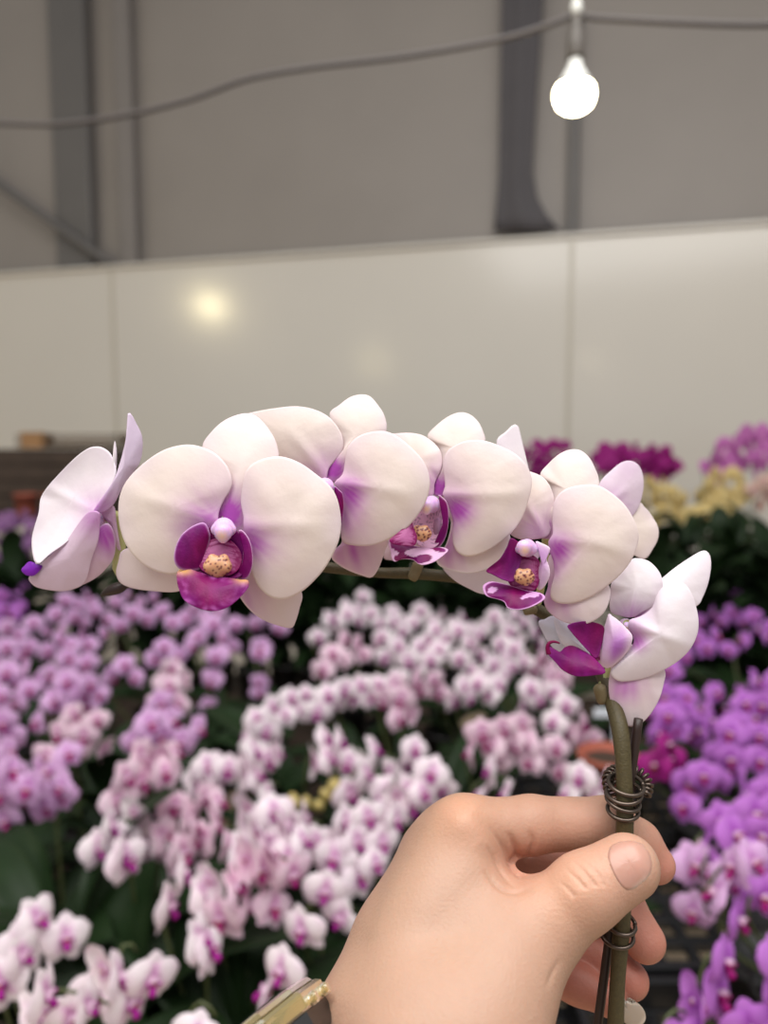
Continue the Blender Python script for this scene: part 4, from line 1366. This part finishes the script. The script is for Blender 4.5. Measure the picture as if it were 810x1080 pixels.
G1, G2, G3 = 'lavender pink orchids on the left bench', 'white and blush orchids on the middle bench', 'violet orchids on the right bench'
L = [
    # ---- left bench, lavender pink
    ('lavender orchid directly under the leftmost side-on held flower', 'pink', [(55, 645, 105, 632, 5), (62, 662, 118, 650, 5)], G1),
    ('lavender orchid under the dark tip bud of the held spray', 'pink', [(118, 632, 180, 640, 5), (125, 655, 190, 652, 5)], G1),
    ('lavender orchid just below the purple lip of the large facing flower', 'pink', [(190, 648, 250, 655, 5), (205, 668, 255, 665, 4)], G1),
    ('lavender orchid with three blooms hanging in a column beside the dark gap', 'pink', [(276, 668, 276, 745, 4), (262, 655, 300, 662, 3)], G1),
    ('lavender orchid with a short drooping cluster left of the hanging column of three', 'pink', [(235, 680, 218, 748, 5), (220, 690, 250, 675, 3)], G1),
    ('deep purple orchid at the left edge behind the lavender plants', 'violet', [(-10, 640, 40, 622, 5), (-10, 655, 28, 645, 4)], G1),
    ('lavender orchid at the left edge, in front of the deep purple one', 'pink', [(-15, 675, 55, 662, 5), (-10, 695, 40, 688, 4)], G1),
    ('lavender orchid two rows below the leftmost held flower', 'pink', [(45, 685, 115, 675, 6), (50, 705, 105, 705, 4)], G1),
    ('lavender orchid with open blooms facing out, right of the left block centre', 'pink', [(110, 712, 150, 712, 3), (160, 692, 205, 690, 4)], G1),
    ('pink orchid with paler blooms left of the short drooping cluster', 'blush', [(165, 715, 205, 715, 3), (158, 742, 200, 735, 3)], G1),
    ('pink orchid low in the left block, above the first white blooms', 'pink', [(138, 775, 215, 778, 6), (150, 758, 190, 752, 3)], G1),
    ('lavender orchid at the left edge, third plant down', 'pink', [(-10, 725, 50, 712, 5), (-10, 750, 35, 735, 4)], G1),
    ('lavender orchid with a ragged pink cluster near the dark gap', 'pink', [(40, 755, 115, 738, 6), (55, 735, 100, 728, 4)], G1),
    ('pink orchid with deep pink lips above the dark foliage', 'blush', [(45, 790, 118, 785, 5), (60, 772, 110, 765, 4)], G1),
    ('pink orchid at the left edge with only half its blooms in view', 'pink', [(-15, 785, 20, 770, 3), (-15, 815, 22, 805, 3)], G1),
    ('lavender orchid with two round blooms facing front above dark leaves', 'pink', [(5, 858, 72, 850, 4), (-5, 830, 70, 825, 5), (55, 815, 85, 805, 2)], G1),
    # ---- middle bench
    ('blush orchid farthest back in the middle block, rising as a pale spire', 'pale', [(330, 672, 395, 628, 7)], G2),
    ('white orchid in the back row under the bare bend of the held stem', 'pale', [(350, 655, 430, 655, 7), (395, 668, 445, 662, 4)], G2),
    ('white orchid in the back row under the fourth held flower', 'pale', [(430, 650, 500, 660, 7), (445, 672, 510, 675, 6)], G2),
    ('white orchid in the back row left of the lowest held lip', 'pale', [(505, 658, 580, 655, 7), (520, 675, 580, 675, 5)], G2),
    ('blush orchid with a row sloping to the pale spire', 'blush', [(335, 705, 400, 682, 6), (345, 690, 385, 680, 3)], G2),
    ('white orchid in the second row of the middle block, centre', 'pale', [(400, 690, 470, 692, 6), (415, 710, 460, 705, 4)], G2),
    ('white orchid in the second row beneath the lowest held lip', 'pale', [(480, 692, 560, 692, 7), (500, 712, 545, 708, 4)], G2),
    ('blush orchid at the right end of the second row', 'blush', [(555, 700, 605, 710, 5), (560, 725, 600, 725, 4)], G2),
    ('white orchid with a long arching row over the dark gap', 'pale', [(255, 775, 330, 738, 8), (262, 790, 300, 780, 3)], G2),
    ('white orchid continuing the long arching row to the right', 'pale', [(330, 745, 405, 728, 8)], G2),
    ('blush orchid in the middle of the third row', 'blush', [(400, 735, 470, 725, 7), (410, 755, 440, 748, 3)], G2),
    ('white orchid in the third row, right of its blush neighbour', 'pale', [(470, 735, 530, 730, 6), (480, 718, 520, 720, 3)], G2),
    ('white orchid with one large open bloom, above the hand', 'pale', [(540, 735, 600, 742, 5), (578, 758, 600, 756, 2)], G2),
    ('blush orchid with a bunched cluster hanging above the knuckle', 'blush', [(492, 785, 562, 775, 7), (520, 795, 560, 795, 3)], G2),
    ('blush orchid drooping beside the dark stake', 'blush', [(600, 765, 635, 800, 5), (575, 790, 590, 812, 3)], G2),
    ('white orchid with scattered blooms left of the yellowish buds', 'pale', [(255, 808, 300, 800, 4), (322, 795, 378, 798, 5)], G2),
    ('white orchid with two wide-open purple-centred blooms in mid block', 'pale', [(362, 825, 415, 828, 3), (375, 805, 420, 805, 3)], G2),
    ('white orchid with a bloom facing down left of the index knuckle', 'pale', [(425, 795, 450, 815, 3), (430, 832, 470, 825, 3)], G2),
    ('white orchid peeking over the index finger', 'pale', [(498, 832, 545, 830, 3), (595, 835, 645, 832, 4)], G2),
    ('blush orchid, first of the near block, beside the dark foliage', 'blush', [(118, 842, 190, 805, 6), (125, 825, 180, 800, 4)], G2),
    ('white orchid with a pale cluster under the long arching row', 'pale', [(200, 815, 292, 832, 7)], G2),
    ('white orchid with drooping buds hanging over the dark foliage', 'pale', [(98, 892, 150, 870, 4), (135, 900, 128, 925, 2), (165, 885, 150, 930, 3)], G2),
    ('blush orchid with a dense mass of blooms in the near block', 'blush', [(165, 870, 240, 855, 6), (185, 890, 250, 880, 5)], G2),
    ('white orchid with a long row of blooms towards the hand', 'pale', [(245, 862, 340, 875, 7), (250, 890, 330, 895, 6)], G2),
    ('white orchid touching the back of the hand', 'pale', [(345, 885, 425, 875, 6), (395, 855, 470, 850, 5)], G2),
    ('white orchid with narrow side-on blooms in front of the dense mass', 'pale', [(170, 950, 235, 935, 4), (215, 990, 210, 1010, 2)], G2),
    ('blush orchid leaning right, in front of the long row', 'blush', [(225, 960, 300, 940, 5), (240, 920, 310, 915, 5)], G2),
    ('white orchid with one big front-facing bloom beside the forearm', 'pale', [(318, 962, 372, 965, 3), (330, 930, 400, 920, 4)], G2),
    ('white orchid in the lower left corner with a white bloom on a bent green stalk', 'pale', [(5, 1000, 72, 985, 3), (0, 1040, 25, 1025, 2)], G2),
    ('white orchid, nearest of all, along the bottom left edge', 'pale', [(25, 1068, 110, 1070, 4), (85, 1042, 170, 1048, 4), (120, 1018, 140, 1012, 1)], G2),
    ('white orchid with a small pair of blooms above the watch', 'pale', [(280, 1035, 305, 1040, 2), (195, 1078, 225, 1082, 1)], G2),
    # ---- right bench
    ('violet orchid right of the lowest held flower, back row', 'violet', [(735, 632, 815, 640, 7), (730, 652, 800, 655, 6)], G3),
    ('violet orchid just behind the lowest held flower petals', 'violet', [(712, 682, 770, 680, 5), (775, 672, 820, 668, 4), (700, 706, 730, 700, 2)], G3),
    ('violet orchid right behind the tip of the dark stake', 'violet', [(682, 745, 725, 745, 4), (685, 770, 745, 765, 5)], G3),
    ('violet orchid with a rounded pink head beside the stake', 'violet', [(735, 745, 770, 742, 3), (725, 772, 760, 768, 3)], G3),
    ('violet orchid at the right edge, level with the stake tip', 'violet', [(775, 730, 820, 725, 4), (765, 755, 820, 755, 5)], G3),
    ('magenta tinted orchid low beside the upper wire clip', 'magenta', [(682, 800, 715, 795, 3)], G3),
    ('violet orchid at the right edge with red-brown lips', 'violet', [(755, 790, 820, 785, 6), (750, 815, 810, 812, 5)], G3),
    ('violet orchid with a hanging tail beside the index fingertip', 'violet', [(745, 815, 712, 860, 6)], G3),
    ('pale violet orchid with a large mop of blooms above the trays', 'violet', [(735, 885, 820, 865, 6), (745, 905, 820, 890, 5), (760, 862, 815, 850, 4)], G3),
    ('pale violet orchid drooping next to the middle fingertip', 'pink', [(732, 900, 727, 955, 3), (748, 935, 800, 925, 4)], G3),
    ('violet orchid with a star-shaped bloom pointing down over the trays', 'violet', [(768, 972, 782, 955, 1), (795, 950, 815, 945, 1)], G3),
    ('violet orchid with side-on blooms on a bare stalk over the trays', 'violet', [(742, 1040, 765, 1018, 2), (702, 1092, 735, 1085, 2)], G3),
    ('violet orchid cut by the lower right corner', 'violet', [(780, 1085, 815, 1080, 2), (812, 1005, 822, 1000, 1)], G3),
]
for lb, kind, spk, g in L:
    orchid(lb, kind, spk, g, turn=1.2 if ('over the trays' in lb or 'lower right corner' in lb) else (random.choice((-.9, .9, .9)) if g == G2 and spk[0][1] > 790 and 'facing' not in lb and 'open' not in lb else 0))

G4 = 'orchids along the white wall'
BK = dict(size=.036, lipd=False, leaves=3)
orchid('magenta orchid at the wall, left of the fifth held flower', 'magenta', [(545, 478, 600, 474, 8), (545, 490, 598, 488, 8), (550, 502, 605, 500, 8)], G4, depth=3.15, base_z=BACKZ, **BK)
orchid('magenta orchid with a wide dome at the wall, behind the turned-away held flower', 'magenta', [(628, 478, 705, 480, 10), (615, 489, 715, 488, 13), (622, 500, 710, 500, 12)], G4, depth=3.1, base_z=BACKZ, **BK)
orchid('mauve pink orchid at the wall by the right edge', 'rose', [(742, 490, 825, 486, 9), (752, 474, 825, 470, 9), (775, 462, 825, 458, 6), (750, 500, 820, 498, 7)], G4, depth=2.95, base_z=BACKZ, **BK)
orchid('cream orchid below the magenta dome', 'cream', [(672, 518, 712, 516, 5), (676, 532, 725, 530, 6), (685, 545, 730, 545, 6)], G4, depth=2.85, base_z=BACKZ - .25, **BK)
orchid('cream orchid right of the other cream one', 'cream', [(742, 508, 785, 506, 5), (735, 522, 790, 520, 7), (735, 536, 782, 535, 6), (722, 550, 775, 550, 7)], G4, depth=2.8, base_z=BACKZ - .25, **BK)
orchid('pale blush orchid at the right edge beside the cream ones', 'sand', [(790, 515, 825, 512, 4), (795, 530, 830, 528, 4)], G4, depth=2.8, base_z=BACKZ - .25, **BK)
orchid('dim mauve orchid at the left edge under the red pots', 'mauve', [(-15, 555, 45, 550, 8), (-15, 575, 50, 570, 8)], G4, depth=2.75, base_z=BZ, size=.031, lipd=False)
orchid('dim mauve orchid low behind the leftmost held flower', 'mauve', [(-15, 595, 40, 592, 7), (20, 580, 60, 582, 5)], G4, depth=2.7, base_z=BZ, size=.031, lipd=False)


# leafy plants without bloom: dark greens behind and between
def leafy(label, px, py, d, top, n=14, sc=1.0, base_z=BZ, group='leafy pots', steep=False):
    rng = random.Random(label)
    p = P(px, py, d)
    root = thing('potted_plant', label, 'plant', (p.x, p.y, base_z), group)
    put('pot', POT, root)
    h = top - base_z
    for i in range(n):
        z = .1 + (h - .15) * (i / n)
        put('leaf', LEAF[i % 3], root, (rng.uniform(-.02, .02), rng.uniform(-.02, .02), z), (rng.uniform(-.5, .5), rng.uniform(-1.2, -.2) if steep else rng.uniform(-.9, -.2), rng.uniform(0, 6.28)), sc * rng.uniform(.8, 1.2))


for i, (px, py, d, top, lb) in enumerate((
        (362, 615, 2.7, 1.19, 'leafy green plant between the facing flower and the bare stem'), (425, 615, 2.7, 1.19, 'leafy green plant under the stub on the bare stem'), (485, 615, 2.7, 1.19, 'leafy green plant under the fourth held lip'), (545, 615, 2.7, 1.19, 'leafy green plant under the fifth held lip'),
        (195, 620, 2.75, 1.1, 'leafy green plant behind the purple lip of the facing flower'), (265, 630, 2.75, 1.12, 'leafy green plant below the right petal of the facing flower'),
        (330, 625, 2.75, 1.2, 'leafy green plant behind the pale spire'), (395, 615, 2.85, 1.2, 'leafy green plant under the bare held stem'), (455, 615, 2.85, 1.2, 'leafy green plant under the fourth held flower'),
        (515, 615, 2.85, 1.2, 'leafy green plant left of the lowest held lip'), (575, 620, 2.8, 1.2, 'leafy green plant behind the held stem bend'), (300, 640, 2.8, 1.2, 'leafy green plant in the gap by the facing flower'),
        (670, 560, 2.7, 1.18, 'dark leafy plant below the cream orchids, nearest the held flowers'), (720, 575, 2.65, 1.18, 'dark leafy plant under the two cream orchids'), (770, 575, 2.65, 1.18, 'dark leafy plant by the right edge under the cream orchids'),
        (815, 570, 2.7, 1.18, 'dark leafy plant cut by the right edge'), (690, 600, 2.4, 1.18, 'dark leafy plant above the lowest held petal'), (750, 605, 2.4, 1.1, 'dark leafy plant behind the violet back row'), (800, 605, 2.4, 1.1, 'dark leafy plant at the right edge behind the violet row'),
        (20, 615, 2.7, 1.05, 'dark leafy plant at the left edge behind the deep purple orchid'), (90, 620, 2.75, 1.03, 'dark leafy plant under the leftmost held flower'), (160, 620, 2.8, 1.04, 'dark leafy plant behind the tip bud'),
        (230, 620, 2.8, 1.04, 'dark leafy plant behind the large facing flower'))):
    leafy(lb, px, py, d, top, 44, .85 if top == 1.18 else 1.0, steep=True)
for (px, py, d, lb) in ((40, 930, .98, 'leafy pot in the dark gap under the two round lavender blooms'), (95, 950, .95, 'leafy pot in the dark gap beside the drooping buds'), (250, 1010, .9, 'leafy pot in the dark gap above the watch'),
                        (150, 1000, .92, 'leafy pot behind the bottom left blooms'), (470, 800, 1.35, 'leafy pot between the bunched blooms and the hand'), (300, 790, 1.5, 'leafy pot under the hanging lavender column'),
                        (330, 840, 1.25, 'leafy pot left of the two wide-open blooms'), (130, 790, 1.35, 'leafy pot in the dark notch of the left block')):
    p = P(px, py, d)
    leafy(lb, px, py, d, p.z, 10, 1.05)

# yellowish buds cluster in the middle
rng = random.Random(3)
root = thing('bud_spray', 'small spray of yellowish round buds in the dark middle gap', 'orchid buds', P(338, 850, 1.2))
R0 = root.location.copy()
pts = [P(300, 856, 1.22), P(322, 848, 1.21), P(345, 838, 1.2), P(352, 828, 1.2)]
c = catmull([p - R0 for p in [P(338, 960, 1.3)] + pts], 20)
v, f = tube(c, .002, 7)
put('flower_stem', mesh('flower_stem', v, f, M['bgstem']), root)
M['bud'] = mat('bud', lin(176, 158, 96), rough=.5, sss=.1)
bv, bf = lathe([(.0005, -.013), (.006, -.011), (.0095, -.004), (.0095, .003), (.006, .011), (.0005, .014)], 14)
BUD = mesh('bud', bv, bf, M['bud'])
for p in pts + [P(310, 845, 1.2), P(336, 850, 1.19)]:
    put('bud', BUD, root, p - R0, (rng.uniform(-1, 1), rng.uniform(-1, 1), 0))

# crate, box and pots on the left
def crate(name, label, x0, x1, ytop, ybot, d, m, cat, depth=.35, open_top=True):
    a, b = P(x0, ybot, d), P(x1, ytop, d)
    w, h = b.x - a.x, b.z - a.z
    root = thing(name, label, cat, ((a.x + b.x) / 2, a.y + depth / 2, a.z))
    if open_top:
        n = 4
        for sy in (-1, 1):
            put('side_panel', mesh('side_panel', *join([box((0, sy * (depth / 2 - .008), h * (i + .5) / n), (w, .014, h / n - .008), None, .002) for i in range(n)]), m, smooth=False), root)
        for sx in (-1, 1):
            put('end_panel', mesh('end_panel', *join([box((sx * (w / 2 - .008), 0, h * (i + .5) / n), (.014, depth - .03, h / n - .008), None, .002) for i in range(n)]), m, smooth=False), root)
            put('corner_post', mesh('corner_post', *box((sx * (w / 2 - .03), depth / 2 - .025, h / 2), (.025, .02, h), None, .002), m, smooth=False), root)
        put('bottom', mesh('bottom', *box((0, 0, .008), (w - .03, depth - .03, .014), None, .002), m, smooth=False), root)
    else:
        put('body', mesh('body', *box((0, 0, h / 2), (w, depth, h), None, .003), m, smooth=False), root)
        put('flap', mesh('flap', *box((0, -depth * .26, h + .003), (w, depth * .46, .005), None, .001), m, smooth=False), root)
        put('flap', mesh('flap', *box((0, depth * .26, h + .003), (w, depth * .46, .005), None, .001), m, smooth=False), root)


crate('wooden_crate', 'dark brown slatted wooden crate at the left edge by the wall', -60, 118, 474, 540, 3.2, M['wood'], 'crate')
crate('wooden_crate', 'brown slatted wooden crate stacked on the dark one', 16, 116, 457, 473, 3.22, M['crate'], 'crate', .3)
crate('cardboard_box', 'small tan cardboard box in front of the stacked crate', 22, 44, 457, 473, 3.16, M['card'], 'box', .05, False)
for x, lb in ((28, 'terracotta pot at the left edge below the crate'), (58, 'terracotta pot beside the other, nearer the held flower')):
    p = on_z(x, 545, SHELF + .001)
    p = P(x, 545, 3.02)
    p.z = SHELF + .001
    root = thing('flower_pot', lb, 'flower pot', p)
    put('pot', POT_T, root, (0, 0, 0), None, .8)
    v, f = lathe([(.0005, .074), (.039, .074), (.036, .079), (.02, .082), (.0005, .083)], 16)
    put('soil', mesh('soil', v, f, M['soil']), root)

# white label on the bench by the stem, terracotta pot beside the clip
p = P(640, 752, 1.45)
root = thing('plant_label', 'white plastic plant label by the held stem, above the wire clip', 'plant label', p)
put('tag', mesh('tag', *box((0, 0, 0), (.05, .003, .018), None, .001), M['whiteplastic'], smooth=False), root)
put('spike', mesh('spike', *box((.015, 0, -.06), (.006, .0025, .11), None, .001), M['whiteplastic'], smooth=False), root)
p = P(640, 835, 1.35)
root = thing('flower_pot', 'terracotta pot just behind the upper wire clip', 'flower pot', (p.x, p.y, p.z - .03))
put('pot', POT_T, root, (0, 0, 0), None, .9)
v, f = lathe([(.0005, .083), (.044, .083), (.04, .088), (.02, .091), (.0005, .092)], 16)
put('soil', mesh('soil', v, f, M['soil']), root)

# ------------------------------------------------------------------ light
W = bpy.data.worlds.new('daylight')
S.world = W
W.use_nodes = True
bg = W.node_tree.nodes['Background']
bg.inputs['Color'].default_value = (.93, .96, 1.0, 1)
bg.inputs['Strength'].default_value = .42


def area(name, loc, target, size, energy, col=(1, 1, 1)):
    l = bpy.data.lights.new(name, 'AREA')
    l.shape = 'RECTANGLE'
    l.size, l.size_y = size
    l.energy = energy
    l.color = col
    o = bpy.data.objects.new(name, l)
    COL.objects.link(o)
    o.location = loc
    o.rotation_euler = (Vector(target) - Vector(loc)).to_track_quat('-Z', 'Y').to_euler()


area('roof_daylight', (0, -.2, 3.9), (-.1, 1.0, 1), (3.4, 2.6), 150, (1, .98, .95))


def mirror_lamp(px, py, L_, energy, r):
    hit = on_wall(px, py)
    d = (hit - CAM).normalized()
    out = d - 2 * d.dot(wn) * wn
    p = hit + out * L_
    l = bpy.data.lights.new('grow_lamp', 'POINT')
    l.energy = energy
    l.color = (1, .86, .5)
    l.shadow_soft_size = r
    o = bpy.data.objects.new('grow_lamp', l)
    COL.objects.link(o)
    o.location = p


mirror_lamp(222, 323, 5.2, 60, .055)
mirror_lamp(395, 381, 6.5, 12, .04)

S.view_settings.view_transform = 'Standard'
S.view_settings.look = 'None'
S.view_settings.gamma = 1
S.view_settings.use_curve_mapping = False
S.view_settings.exposure = 0.0
S.cycles.use_denoising = True
